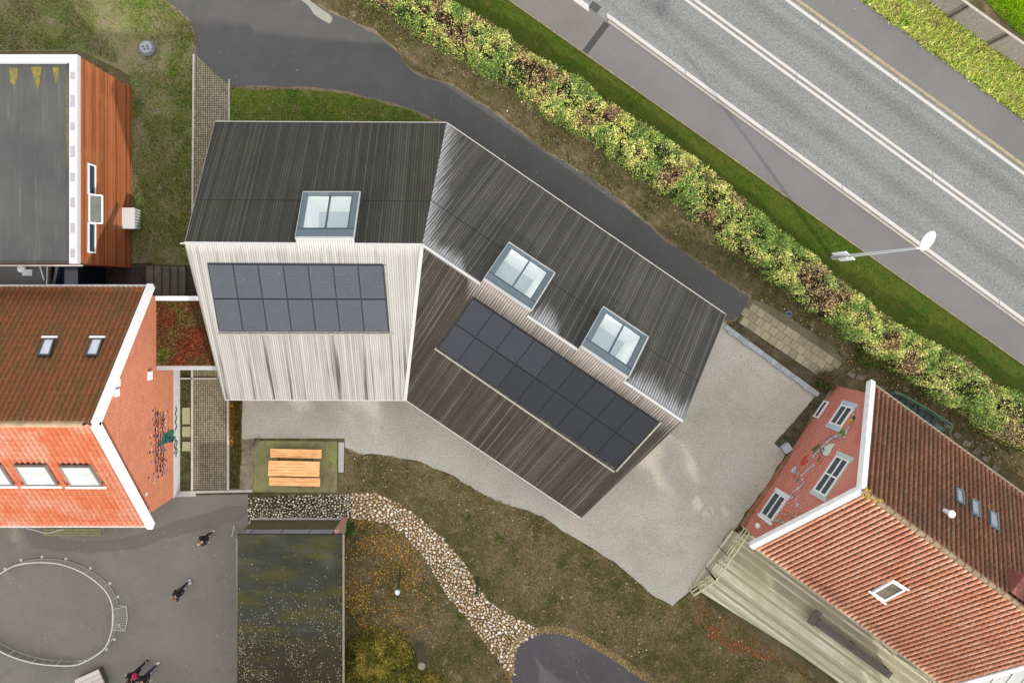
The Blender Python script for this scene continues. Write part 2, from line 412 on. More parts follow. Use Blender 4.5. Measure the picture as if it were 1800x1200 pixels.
# v of the road centre line in the rotated frame
def vof(x, y):
    p = P(x, y); d = V((math.cos(ROT), math.sin(ROT), 0)); return p.dot(V((-d.y, d.x, 0)))
vc = vof(1450, 172)
M_road = asphalt('road_asphalt', C(158, 160, 158, KL*1.14), .05, .42, 15, [(vc-1.45, .6, .2), (vc+1.75, .6, .22), (vc+2.6, .25, .1), (vc-2.6, .25, .1)])
M_cycle = asphalt('cycle_path_asphalt', C(146, 144, 144, KL*1.18), .05, .035, 50)
M_cycle2 = asphalt('old_cycle_asphalt', C(138, 134, 128, KL), .08, .09, 40)
M_path = asphalt('path_asphalt', C(98, 97, 96, KS*1.5), .07, .08, 32, c3=C(112, 110, 104, KS*1.5))
M_play = asphalt('playground_asphalt', C(133, 129, 119, KS*1.25), .07, .09, 30, c3=C(118, 114, 108, KS*1.25))
M_patch = asphalt('asphalt_repair', C(118, 112, 106, KS*1.15), .05, .05, 45)
M_mark = flat('road_paint', C(226, 220, 212, KL), .7, var=.08, scale=20)
M_kerb = flat('concrete_kerb', C(196, 186, 172, KL), .85, var=.15, scale=8)
M_kerbs = flat('concrete_kerb_shade', C(176, 172, 164, KS), .85, var=.15, scale=8)
sheet('road', band(L_sk, L_nk), .004, M_road, 'grey road with double centre line', rot=ROT)
sheet('cycle_path', [p for p in band(L_kerb, L_sk, 1045, XB)], .006, M_cycle, 'grey cycle path beside the hedge verge', rot=ROT)
sheet('cycle_path', band(L_kerb, L_sk, XA, 1045), .003, M_cycle2, 'older worn end of the cycle path', rot=ROT)
sheet('cycle_path', band(L_nk, L_nout), .006, M_cycle, 'cycle path on the far side of the road', rot=ROT)
sheet('asphalt_joint', [(1022, 92), (1062, 38), (1072, 44), (1031, 98)], .010, asphalt('dark_joint', C(80, 80, 80, KL), .1, .05), 'dark joint across the cycle path')
def marks(name, l, wpx, x0, x1, brk=None, z=.012):
    m = MB(); h = wpx/2/math.cos(math.atan(S)); x = x0
    while x < x1:
        xe = min(x+(brk or 9e9), x1); g = 1.2 if brk else 0
        m.face([P(x, l(x)+h, z)*1, P(xe-g, l(xe-g)+h, z), P(xe-g, l(xe-g)-h, z), P(x, l(x)-h, z)]); x = xe
    return tag(m.build(name, M_mark), None, None, None, 'structure')
marks('road_marking', L_se, 6, 1067, XB, 138); marks('road_marking', L_ca, 5, XA, XB, 240); marks('road_marking', L_cb, 5, XA, XB, 240)
marks('road_marking', L_ne, 5.5, XA, XB, 138)
marks('road_marking', ly(1020, 4), 10, 940, 1035, None)
def kerb(name, pts, w, h, mat, z=0.0, parent=None):
    m = MB()
    for a, b in zip(pts[:-1], pts[1:]):
        A = P(*a); B = P(*b); n = max(1, int((B-A).length/1.0))
        for i in range(n):
            p = A.lerp(B, i/n); q = A.lerp(B, (i+1)/n-.012/max((B-A).length, .1))
            m.beam(p+V((0, 0, z+h/2)), q+V((0, 0, z+h/2)), w, h)
    o = m.build(name, mat, parent)
    return tag(o, None, None, None, 'structure')
kerb('kerb', [(1069, L_sk(1069)), (XB, L_sk(XB))], .10, .06, M_kerb)
kerb('kerb', [(XA, L_nk(XA)), (XB, L_nk(XB))], .16, .06, flat('sandy_kerb', C(186, 172, 140, KL), .9, var=.2, scale=6))
kerb('kerb', [(XA, L_kerb(XA)), (1400, L_kerb(1400)), (XB, L_kerb(XB))], .07, .05, flat('mossy_kerb', C(160, 150, 120, KL), .9, var=.3, scale=5))

# --- grass strips
VERGE = band(off(L_kerb, -1), off(L_kerb, 85), 300, 2600)
M_verge = ground_mat('verge_grass', C(70, 80, 22, KS*1.1), C(56, 76, 12, KS*1.1), C(84, 82, 34, KS*1.1), .5, 3, .2, 45)
sheet('grass_verge', VERGE, -.012, M_verge, 'green grass strip between hedge and cycle path')
RV = band(off(L_nout, 1), off(L_nout, -95), 1200, 3000)
M_rv = ground_mat('rough_verge', C(140, 144, 70, KL*.7), C(120, 136, 46, KL*.7), C(160, 152, 92, KL*.7), .6, 3, .25, 35)
sheet('grass_verge', RV, -.010, M_rv, 'tall rough grass strip in front of the wooden fence')
LAWN = [(1705, -40), (1800, 40), (2400, 470), (2900, 470), (2400, -500), (1500, -300)]
M_lawn = ground_mat('bright_lawn', C(120, 158, 16, KL*.55), C(104, 142, 12, KL*.55), C(134, 166, 30, KL*.55), .4, 2, .2, 40)
sheet('lawn', LAWN, -.008, M_lawn, 'bright green lawn behind the wooden fence')
WEST = [(-600, -300), (300, -300), (300, 10), (336, 40), (345, 95), (340, 470), (230, 470), (225, 130), (140, 90), (-600, 90)]
M_west = ground_mat('west_lawn', C(92, 98, 56, KS*.85), C(112, 106, 76, KS*.85), C(120, 108, 88, KS*.85), .35, 1.5, .25, 40, c4=C(70, 100, 26, KS))
sheet('lawn', wob(WEST, 14, 3, 3), -.014, M_west, 'patchy lawn round the wooden building')
MIDG = [(404, 148), (470, 150), (560, 155), (640, 170), (720, 188), (800, 225), (800, 320), (404, 320)]
M_mid = ground_mat('mid_lawn', C(90, 98, 40, KS), C(72, 92, 24, KS), C(110, 106, 66, KS), .6, 2, .25, 40)
sheet('lawn', wob(MIDG, 14, 3, 4), -.006, M_mid, 'wedge of lawn north of the timber roof')

# --- northern asphalt path with a worn sandy edge
NPATH = [(255, -260), (262, -60), (300, 8), (332, 32), (343, 60), (346, 96), (380, 130), (403, 150), (470, 152), (560, 154), (610, 160), (660, 174), (720, 190), (780, 216),
         (900, 330), (1100, 480), (1262, 566), (1290, 562), (1306, 544), (1318, 522), (1250, 478), (1180, 430), (1100, 362), (1030, 308), (960, 268), (900, 222), (850, 186),
         (790, 148), (745, 138), (724, 128), (700, 92), (650, 54), (590, 26), (545, 4), (520, -60), (500, -260)]
def grow(poly, d):
    cx = sum(p[0] for p in poly)/len(poly); out = []; n = len(poly)
    ar = sum(poly[i][0]*poly[(i+1) % n][1]-poly[(i+1) % n][0]*poly[i][1] for i in range(n)); sg = 1 if ar > 0 else -1
    for i in range(n):
        a = poly[i-1]; b = poly[i]; c = poly[(i+1) % n]
        t = V((c[0]-a[0], c[1]-a[1])); t.normalize(); out.append((b[0]+t.y*d*sg, b[1]-t.x*d*sg))
    return out
M_sand = ground_mat('sandy_edge', C(118, 104, 84, KS*1.2), C(132, 118, 98, KS*1.2), C(92, 82, 58, KS*1.2), .6, 4, .2, 45)
sheet('path_edge', wob(grow(NPATH, 4), 8, 3.5, 5), -.002, M_sand, 'sandy worn edge of the asphalt path')
sheet('path', wob(NPATH, 12, 2.2, 6), .003, M_path, 'dark asphalt path curving round the timber building')
m = MB(); pc = P(558, 20); m.face([pc+V((.75*math.cos(a)*(1+.2*math.sin(3*a))-.2*math.sin(a), -.5*math.cos(a)+.42*math.sin(a), .009)) for a in [k*math.pi/12 for k in range(24)]])
tag(m.build('asphalt_patch', flat('pale_patch', C(142, 140, 128, KS), .9, var=.15, scale=5)), 'pale worn patch on the asphalt path', None, None, 'structure')

# --- paved footpaths
M_pav = brick_mat('small_pavers', C(150, 140, 118, KS), C(118, 110, 92, KS), C(70, 66, 52, KS), .115, .115, .016, blot=C(104, 98, 78, KS), bump=.4, off=0.0)
sheet('footpath', [(343, 97), (379, 130), (403, 150), (402, 320), (341, 470), (338, 470)], .005, M_pav, 'narrow footpath of small grey pavers by the lawn')
sheet('footpath', [(339, 560), (400, 560), (400, 864), (339, 864)], .005, M_pav, 'paver path beside the brick gable')
kerb('kerb', [(341, 96), (338, 470)], .10, .05, M_kerbs); kerb('kerb', [(403, 140), (403, 320)], .06, .04, M_kerbs)
kerb('kerb', [(338, 640), (338, 862)], .09, .06, M_kerbs); kerb('kerb', [(401.5, 690), (401.5, 862)], .12, .06, M_kerbs)
kerb('kerb', [(303, 868), (345, 867)], .28, .05, M_kerbs); kerb('kerb', [(345, 864), (445, 862)], .12, .06, M_kerbs)
kerb('kerb', [(317, 665), (381, 665)], .07, .06, M_kerbs)
BED1 = [(317, 640), (337, 640), (337, 862), (317, 862)]
sheet('planting_bed', BED1, -.004, ground_mat('olive_soil', C(92, 88, 58, KS), C(78, 74, 46, KS), None, 1.5, 4, .2), 'narrow olive bed below the brick gable')
M_slab = flat('concrete_slab', C(150, 148, 112, KS), .9, var=.14, scale=5)
def slab(name, quad, z0, z1, mat, label=None, cat='paving slab', group=None, kind=None, parent=None):
    m = MB(); pts = [P(x, y, 0) for x, y in quad]
    ar = sum(pts[i].x*pts[(i+1) % len(pts)].y-pts[(i+1) % len(pts)].x*pts[i].y for i in range(len(pts)))
    if ar < 0: pts = pts[::-1]
    m.prism([p+V((0, 0, z1)) for p in pts], (0, 0, z0-z1)); o = m.build(name, mat, parent)
    if kind: return tag(o, label, None, None, kind)
    if parent: return o
    return tag(o, label, cat, group)
slab('paving_slab', [(321, 716), (334, 716), (334, 745), (321, 745)], 0, .05, M_slab, 'long greenish slab, uppermost of three in the narrow bed by the gable')
slab('paving_slab', [(321, 749), (335, 749), (335, 767), (321, 767)], 0, .05, M_slab, 'square slab in the middle of three in the narrow bed by the gable')
slab('paving_slab', [(321, 776), (335, 776), (335, 792), (321, 792)], 0, .05, M_slab, 'square slab, lowest of three in the narrow bed by the gable')

# --- gravel yard
YARD = [(400, 640), (600, 640), (780, 640), (1000, 640), (1200, 560), (1272, 566), (1330, 610), (1385, 650), (1440, 690), (1400, 735), (1362, 778), (1380, 800), (1340, 860), (1296, 920), (1262, 965),
        (1218, 1030), (1205, 1045), (1182, 1066), (1150, 1048), (1100, 1003), (1040, 963), (985, 932), (955, 906), (900, 888), (850, 868), (800, 838), (740, 812), (690, 802), (640, 798), (606, 786),
        (606, 770), (445, 770), (445, 862), (424, 862), (424, 720), (402, 715)]
def gravel():
    s = NB('yard_gravel', .95, .15); o = s.tc.outputs['Object']
    a, b, c = C(168, 163, 152, KS*.92), C(154, 149, 137, KS*.92), C(172, 159, 151, KS*.92)
    col = s.mix(s.step(s.noise(o, .3, 5, .6), .35, .65), a, b)
    col = s.mix(s.math('MULTIPLY', s.step(s.noise(o, .9, 6, .7), .5, .65), .6), col, c)
    col = s.mix(s.math('MULTIPLY', s.step(s.noise(o, 2.6, 6, .7), .56, .72), .45), col, C(132, 126, 106, KS*.88))
    f = s.noise(o, 11, 6, .9); m = s.math('ADD', 1.0, s.math('MULTIPLY', s.math('SUBTRACT', f, .5), 2.3))
    cm = s.n('ShaderNodeCombineColor', {0: m, 1: m, 2: m}).outputs[0]; s.bump(f, .3, .01)
    return s.out(s.mix(1.0, col, cm, 'MULTIPLY'))
M_yard = gravel()
sheet('gravel_yard', wob(YARD, 12, 3.0, 9, keep=(0, 1, 2, 3, 4, 5, 6, 7, 14, 15, 29, 30, 31, 32, 33, 34, 35)), .000, M_yard, 'pale compacted gravel yard')
sheet('gravel_strip', wob([(403, 770), (445, 770), (445, 860), (403, 860)], 10, 2, 3), .004, ground_mat('dirty_gravel', C(120, 110, 92, KS), C(142, 132, 112, KS), C(100, 92, 66, KS), .8, 3, .15), 'dirty gravel beside the picnic pad')
BED2 = [(403, 700), (425, 700), (424, 800), (420, 858), (403, 858)]
sheet('planting_bed', wob(BED2, 8, 2, 5), .008, ground_mat('bed_soil', C(96, 90, 54, KS), C(110, 100, 66, KS), None, 1.2, 4, .2), 'narrow bed of orange and olive plants by the paver path')
HBED = [(1440, 690), (1470, 670), (1420, 740), (1392, 790), (1378, 795), (1362, 778)]
M_dsoil = ground_mat('dark_soil', C(84, 76, 62, KS), C(70, 64, 50, KS), C(96, 88, 66, KS), .8, 3, .25)
sheet('planting_bed', wob(HBED, 10, 2, 6), .004, M_dsoil, 'dark bed at the foot of the mural wall')

# --- playground
PLAY = [(-900, 700), (308, 700), (308, 866), (345, 870), (436, 868), (436, 912), (441, 934), (416, 945), (419, 1240), (425, 2200), (-900, 2200)]
sheet('playground', PLAY, .002, M_play, 'grey asphalt playground')
sheet('asphalt_patch', wob([(40, 926), (48, 948), (62, 962), (100, 969), (160, 971), (225, 966), (262, 957), (300, 943), (360, 930), (420, 915), (434, 905), (436, 888), (400, 888), (360, 903), (300, 917), (255, 935), (200, 948), (150, 950), (104, 946), (90, 930)], 9, 1.5, 8), .006, M_patch, 'darker repair strip curving over the playground')
kerb('kerb', [(417, 945), (420, 1260)], .05, .05, M_kerbs)

# --- lower lawn, creek bed and pond
LOW = [(608, 786), (640, 798), (690, 802), (740, 812), (800, 838), (850, 868), (900, 888), (955, 906), (985, 932), (1040, 963), (1100, 1003), (1150, 1048), (1182, 1066), (1225, 1040), (1300, 1105),
       (1420, 1190), (1600, 1330), (1600, 1900), (425, 1900), (419, 1150), (600, 940), (606, 905)]
M_low = ground_mat('lower_lawn', C(112, 98, 74, KS*.85), C(82, 78, 46, KS*.85), C(124, 110, 86, KS*.85), .45, 2.2, .28, 38, c4=C(62, 76, 24, KS))
sheet('lawn', wob(LOW, 12, 3, 11), -.010, M_low, 'worn olive lawn below the gravel yard')
LEAFZ = [(607, 905), (680, 912), (725, 960), (770, 1040), (790, 1090), (700, 1120), (640, 1110), (607, 1060)]
CREEK = [(618, 868), (660, 866), (700, 884), (740, 912), (780, 948), (812, 984), (835, 1022), (862, 1060), (900, 1082), (934, 1098), (946, 1112), (916, 1130), (900, 1152), (905, 1185), (884, 1168),
         (860, 1140), (838, 1110), (815, 1080), (785, 1045), (765, 1010), (740, 970), (712, 940), (680, 920), (645, 912), (618, 912)]
sheet('creek_bed', wob(CREEK, 10, 3, 12), .000, ground_mat('creek_soil', C(120, 94, 52, KS), C(98, 82, 56, KS), C(136, 104, 50, KS), 1.2, 6, .35, 30), 'sandy bed of the dry creek')
POND = [(905, 1150), (912, 1128), (930, 1116), (960, 1110), (990, 1112), (1020, 1124), (1050, 1140), (1080, 1158), (1110, 1180), (1150, 1205), (1200, 1245), (1230, 1300), (1190, 1380), (1050, 1400), (940, 1340), (905, 1240), (900, 1190)]
sheet('pond_edge', wob(grow(POND, 9), 8, 4, 13), .004, ground_mat('pond_edge_soil', C(136, 118, 86, KS), C(112, 98, 66, KS), C(150, 134, 90, KS), 1.5, 6, .3, 30), 'pale leafy margin of the pond')
s_ = NB('pond_water', .35, .15); o_ = s_.tc.outputs['Object']
s_.bump(s_.noise(o_, 6, 2), .03, .01)
sheet('pond', wob(POND, 10, 2, 14), .010, s_.out(s_.mix(s_.step(s_.noise(o_, .3, 3), .35, .65), C(86, 83, 86, KS*1.15), C(94, 90, 92, KS*1.15))), 'still dark grey pond')

# --- picnic pad and cobbles
M_pad = ground_mat('mossy_concrete', C(126, 120, 92, KS), C(138, 136, 88, KS), C(108, 102, 72, KS), .8, 2.5, .1, 45, c4=C(120, 126, 72, KS))
slab('concrete_pad', [(446, 774), (593, 775), (593, 865), (446, 864)], -.1, .04, M_pad, 'square mossy concrete pad under the picnic table', kind='structure')
COB1 = [(595, 777), (605, 777), (604, 830), (595, 830)]
COB2 = [(436, 874), (620, 868), (620, 909), (436, 909)]
M_mort = ground_mat('cobble_joint', C(70, 62, 44, KS), C(56, 52, 38, KS), C(104, 100, 60, KS), 1.0, 3, .2)
sheet('cobble_strip', COB1, .004, M_kerbs, 'narrow strip of setts beside the picnic pad'); cs = sheet('cobble_strip', COB2, .006, M_mort, 'strip of round cobbles below the picnic pad')
kerb('kerb', [(440, 911), (612, 911)], .10, .06, M_kerbs)

def rock(seed, n=10, m=6):
    r = random.Random(seed); ph = [r.uniform(0, 6.28) for _ in range(6)]
    vs_ = []
    for j in range(m+1):
        b = math.pi*j/m
        for i in range(n):
            a = 2*math.pi*i/n
            k = 1+.16*math.sin(2*a+ph[0])*math.sin(b)+.10*math.sin(3*a+ph[1])+.07*math.cos(2*b+ph[2])
            vs_.append((math.sin(b)*math.cos(a)*k, math.sin(b)*math.sin(a)*k*.85, math.cos(b)*.62*k))
    fs = []
    for j in range(m):
        for i in range(n):
            i2 = (i+1) % n; fs.append((j*n+i, (j+1)*n+i, (j+1)*n+i2, j*n+i2))
    return np.array(vs_), np.array(fs)
def rocks(name, pts, size, cols, seed=3, n=7, m=4):
    base = [rock(k, n, m) for k in range(6)]; rr = np.random.default_rng(seed); N_ = len(pts); q = []; cc = []
    for i in range(N_):
        v, f = base[i % 6]; a = rr.uniform(0, 6.28); c, s = math.cos(a), math.sin(a)
        x = v[:, 0]*c-v[:, 1]*s; y = v[:, 0]*s+v[:, 1]*c
        w3 = np.stack([x, y, v[:, 2]], 1)*size[i]+pts[i]; q.append(w3[f].reshape(-1, 3)); cc.append(np.repeat(cols[i][None], len(f), 0))
    return mesh_np(name, np.concatenate(q), 4, np.concatenate(cc), STONE)
PALST = [C(216, 200, 178, KS*.85), C(196, 178, 156, KS*.85), C(232, 224, 212, KS*.85), C(160, 138, 110, KS*.85), C(206, 184, 174, KS*.85), C(180, 172, 160, KS*.85)]
def spaced(pp, d):
    """greedy thinning in pixels"""
    cell = {}; keep = []
    for i, (x, y) in enumerate(pp):
        dd = d[i]; g = 14; k = (int(x//g), int(y//g)); ok = True
        for a in (-1, 0, 1):
            for b in (-1, 0, 1):
                for j in cell.get((k[0]+a, k[1]+b), ()):
                    if (pp[j][0]-x)**2+(pp[j][1]-y)**2 < ((dd+d[j])*.5)**2: ok = False; break
                if not ok: break
            if not ok: break
        if ok: cell.setdefault(k, []).append(i); keep.append(i)
    return np.array(keep)
pp = scatter_px(42000, [CREEK], (), rng)
sz = np.sort(rng.gamma(3.2, 1.0, len(pp)))[::-1]; sz = np.clip(1.9+sz*.48, 2.2, 7.6)   # diameter in photo pixels
kp = spaced(pp, sz); pp = pp[kp]; sz = sz[kp]; cols = pick(rng, len(pp), PALST, [.3, .22, .14, .14, .1, .1])
wpt = g2w(pp, .0); wpt[:, 2] = sz*.004
NB_ = 150
rock_me = []
for k in range(6):
    v, f = rock(20+k, 12, 8); me = bpy.data.meshes.new('boulder'); me.from_pydata([tuple(x) for x in v*.5], [], [tuple(x) for x in f])
    for pl in me.polygons: pl.use_smooth = True
    me.materials.append(flat('boulder_stone', PALST[k], .85, var=.22, scale=5)); rock_me.append(me)
for i in range(NB_):
    o = link('boulder', rock_me[i % 6]); o.location = tuple(wpt[i]); s1 = sz[i]*.0292*1.02; o.scale = (s1, s1, s1); o.rotation_euler = (0, 0, random.Random(i).uniform(0, 6))
    tag(o, 'one of the larger rounded stones lying in the dry creek', 'stone', 'larger rounded stones of the dry creek')
o = rocks('creek_stones', wpt[NB_:], sz[NB_:]*.0292*.5, cols[NB_:]); tag(o, 'small rounded stones filling the dry creek', 'stones', None, 'stuff')
pp = scatter_px(9000, [COB2], (), rng, lambda x, y: np.where((x < 520) & (y < 893) & (vnoise(x, y, 14, 3) > .35), .12, 1.0)); d = np.full(len(pp), 3.9)+rng.uniform(-.4, .5, len(pp)); kp = spaced(pp, d); pp = pp[kp]
wq = g2w(pp, .015); o = rocks('cobbles', wq, d[kp]*.0292*.46, pick(rng, len(pp), [C(214, 206, 190, KS*.8), C(184, 176, 158, KS*.8), C(150, 142, 124, KS*.8)]), 5)
tag(o, 'round cobbles set in the strip below the picnic pad', 'cobbles', None, 'stuff')

# --- flagstones, stepping stones and the low border wall of the yard
M_flag = [flat('flagstone', C(c-22, c-30, c-44, KS), .9, var=.12, scale=4) for c in (140, 132, 148, 126)]
FP = [(1320, 525), (1350, 535), (1385, 556), (1425, 582), (1465, 610), (1482, 632), (1462, 652), (1444, 668), (1400, 634), (1350, 602), (1298, 566)]
sheet('flagstone_path', FP, .002, ground_mat('flag_joint', C(112, 104, 84, KS), C(96, 88, 66, KS), None, 1, 3, .15), 'joints of the flagstone path')
rr = random.Random(4); e1 = V((.83, .557)); e2 = V((-.557, .83)); fl = MB()
for i in range(-1, 14):
    for j in range(0, 4):
        c = V((1316, 530))+e1*(i*14.5+(j % 2)*7)+e2*(j*14.2+5)
        q = [c+e1*a*6.9+e2*b*6.8 for a, b in ((-1, -1), (1, -1), (1, 1), (-1, 1))]
        if inpoly(np.array([c.x]), np.array([c.y]), FP)[0]:
            k = .8+.35*rr.random(); ptz = .035+rr.uniform(0, .012)
            fl.prism([P(p.x, p.y)+V((0, 0, ptz)) for p in reversed(q)], (0, 0, -.05), col=tuple(x*k for x in C(146, 136, 112, KS)))
tag(fl.build('flagstones', attr_mat('flagstone_attr', .9, .2, .2, scale=5)), 'pale square flagstones of the path beside the hedge', None, None, 'structure')
k = 0; ORD = ['first', 'second', 'third', 'fourth', 'fifth', 'sixth', 'seventh', 'eighth', 'ninth', 'tenth', 'eleventh', 'twelfth', 'thirteenth', 'fourteenth']
for (x, y) in [(1495, 658), (1512, 664), (1530, 672), (1552, 683), (1576, 692), (1600, 706), (1622, 716), (1645, 733), (1665, 748), (1682, 764), (1700, 778), (1716, 793), (1732, 806), (1750, 822)]:
    a = rr.uniform(-.2, .2)+.6; q = [(x+8.5*math.cos(a+t)+rr.uniform(-1.5, 1.5), y+6.6*math.sin(a+t)+rr.uniform(-1.2, 1.2)) for t in (.6, 2.3, 3.7, 5.5)]
    slab('stepping_stone', q, -.02, .03+rr.uniform(0, .01), M_flag[k % 4], ORD[k]+' stepping stone behind the house, counting from the flagstone path', 'stepping stone', 'stepping stones behind the mural house'); k += 1
# border slabs (leaning low concrete edge) and the leafy strip
m = MB(); A = V((1276, 570)); B = V((1440, 690)); n = 20
for i in range(n):
    a = A.lerp(B, i/n); b = A.lerp(B, (i+.97)/n); nx = V((-.59, .807)); wv = 9+rr.uniform(-1.5, 1.5)
    k = .85+rr.random()*.3
    m.prism([P(p.x, p.y)+V((0, 0, .1)) for p in (a, a+nx*wv, b+nx*wv, b)], (0, 0, -.12), col=tuple(x*k for x in C(150, 154, 156, KS)))
tag(m.build('garden_edging', attr_mat('edging', .85, .2, .12)), 'row of bluish concrete slabs edging the gravel yard', 'edging')
EST = [(1280, 566), (1295, 564), (1345, 600), (1400, 636), (1446, 672), (1442, 690)]
sheet('planting_bed', EST, .006, M_dsoil, 'strip of leafy soil between the edging and the flagstones')
# ---------------------------------------------------------------- new timber building
HE, HR = 2.7, 6.4
A_, B_, G_ = P(378, 214, HE), P(785, 216, HE), P(1276, 553, HE)
C_, D_, H_ = P(325, 427, HR), P(742, 430, HR), P(1200, 740, HR)
E_, F_, I_ = P(395, 702, HE), P(714, 703, HE), P(1022, 910, HE)
def plane(o, a, b):
    n = (a-o).cross(b-o).normalized(); return (o, n if n.z > 0 else -n)
def off_pl(pl, d): return (pl[0]+pl[1]*d, pl[1])
PL_WN, PL_WS, PL_EN, PL_ES = plane(C_, D_, A_), plane(C_, D_, E_), plane(D_, H_, G_), plane(D_, H_, I_)
nb = empty('timber_building', (0, 1, 0), 'angled timber-clad building with silvery slatted roofs, solar panels and three big skylights', 'building')
def frame_for(ridge_a, ridge_b, pl, eave):
    du = (ridge_b-ridge_a).normalized(); dv = pl[1].cross(du)
    if (ridge_a-eave).dot(dv) < 0: dv = -dv
    o = ridge_a-dv*((ridge_a-eave).dot(dv)); return (o, du, dv), (ridge_a-eave).dot(dv)
FR_WN, L_WN = frame_for(C_, D_, PL_WN, A_); FR_WS, L_WS = frame_for(C_, D_, PL_WS, E_)
FR_EN, L_EN = frame_for(D_, H_, PL_EN, G_); FR_ES, L_ES = frame_for(D_, H_, PL_ES, I_)
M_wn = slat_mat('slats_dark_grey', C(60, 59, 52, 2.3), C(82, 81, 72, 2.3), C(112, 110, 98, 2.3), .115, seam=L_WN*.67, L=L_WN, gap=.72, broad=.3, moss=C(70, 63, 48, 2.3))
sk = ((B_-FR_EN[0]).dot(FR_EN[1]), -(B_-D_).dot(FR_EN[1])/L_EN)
M_en = slat_mat('slats_grey_white_ridge', C(78, 77, 71, 2.9), C(106, 104, 97, 2.9), C(142, 139, 130, 2.9), .115, ridge=C(232, 230, 234, 2.0), L=L_EN, rl=2.3, rthr=(.30, .85), seam=L_EN*.66, zones=((.0, 1.9, 1.4), (5.45, 6.6, 1.9), (10.5, 13.6, 1.9)), gap=.75, broad=.25, left=sk)  # grey slats turning white in zones along the ridge and beside the fold
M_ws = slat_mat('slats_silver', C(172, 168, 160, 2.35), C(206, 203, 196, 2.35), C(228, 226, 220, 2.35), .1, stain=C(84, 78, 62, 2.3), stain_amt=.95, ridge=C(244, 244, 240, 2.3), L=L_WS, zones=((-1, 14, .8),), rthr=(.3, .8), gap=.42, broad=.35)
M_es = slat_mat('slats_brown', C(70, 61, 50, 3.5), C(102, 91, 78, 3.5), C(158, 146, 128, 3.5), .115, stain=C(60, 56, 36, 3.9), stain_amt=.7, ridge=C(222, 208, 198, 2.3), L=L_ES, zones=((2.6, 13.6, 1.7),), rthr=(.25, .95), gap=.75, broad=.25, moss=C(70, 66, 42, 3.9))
M_flash = flat('white_flashing', C(240, 240, 236, 2.5), .5, var=.1, scale=4)
M_edge = flat('pale_edge_trim', C(206, 200, 190, 1.6), .5, var=.08)
M_zinc = flat('blue_grey_zinc', C(108, 126, 136, 1.8), .45, .4, .1, var=.03)
M_zincd = flat('dark_blue_zinc', C(58, 72, 84, 1.3), .4, .5, .1, var=.08)
M_room = flat('skylight_shaft_white', (.90, .91, .90), .8, var=.02)
M_floor = flat('skylight_room_floor', (.50, .54, .575), .7, var=.06, scale=.6)
GL = glass_mat('skylight_glass', (.90, .935, .93), .06)

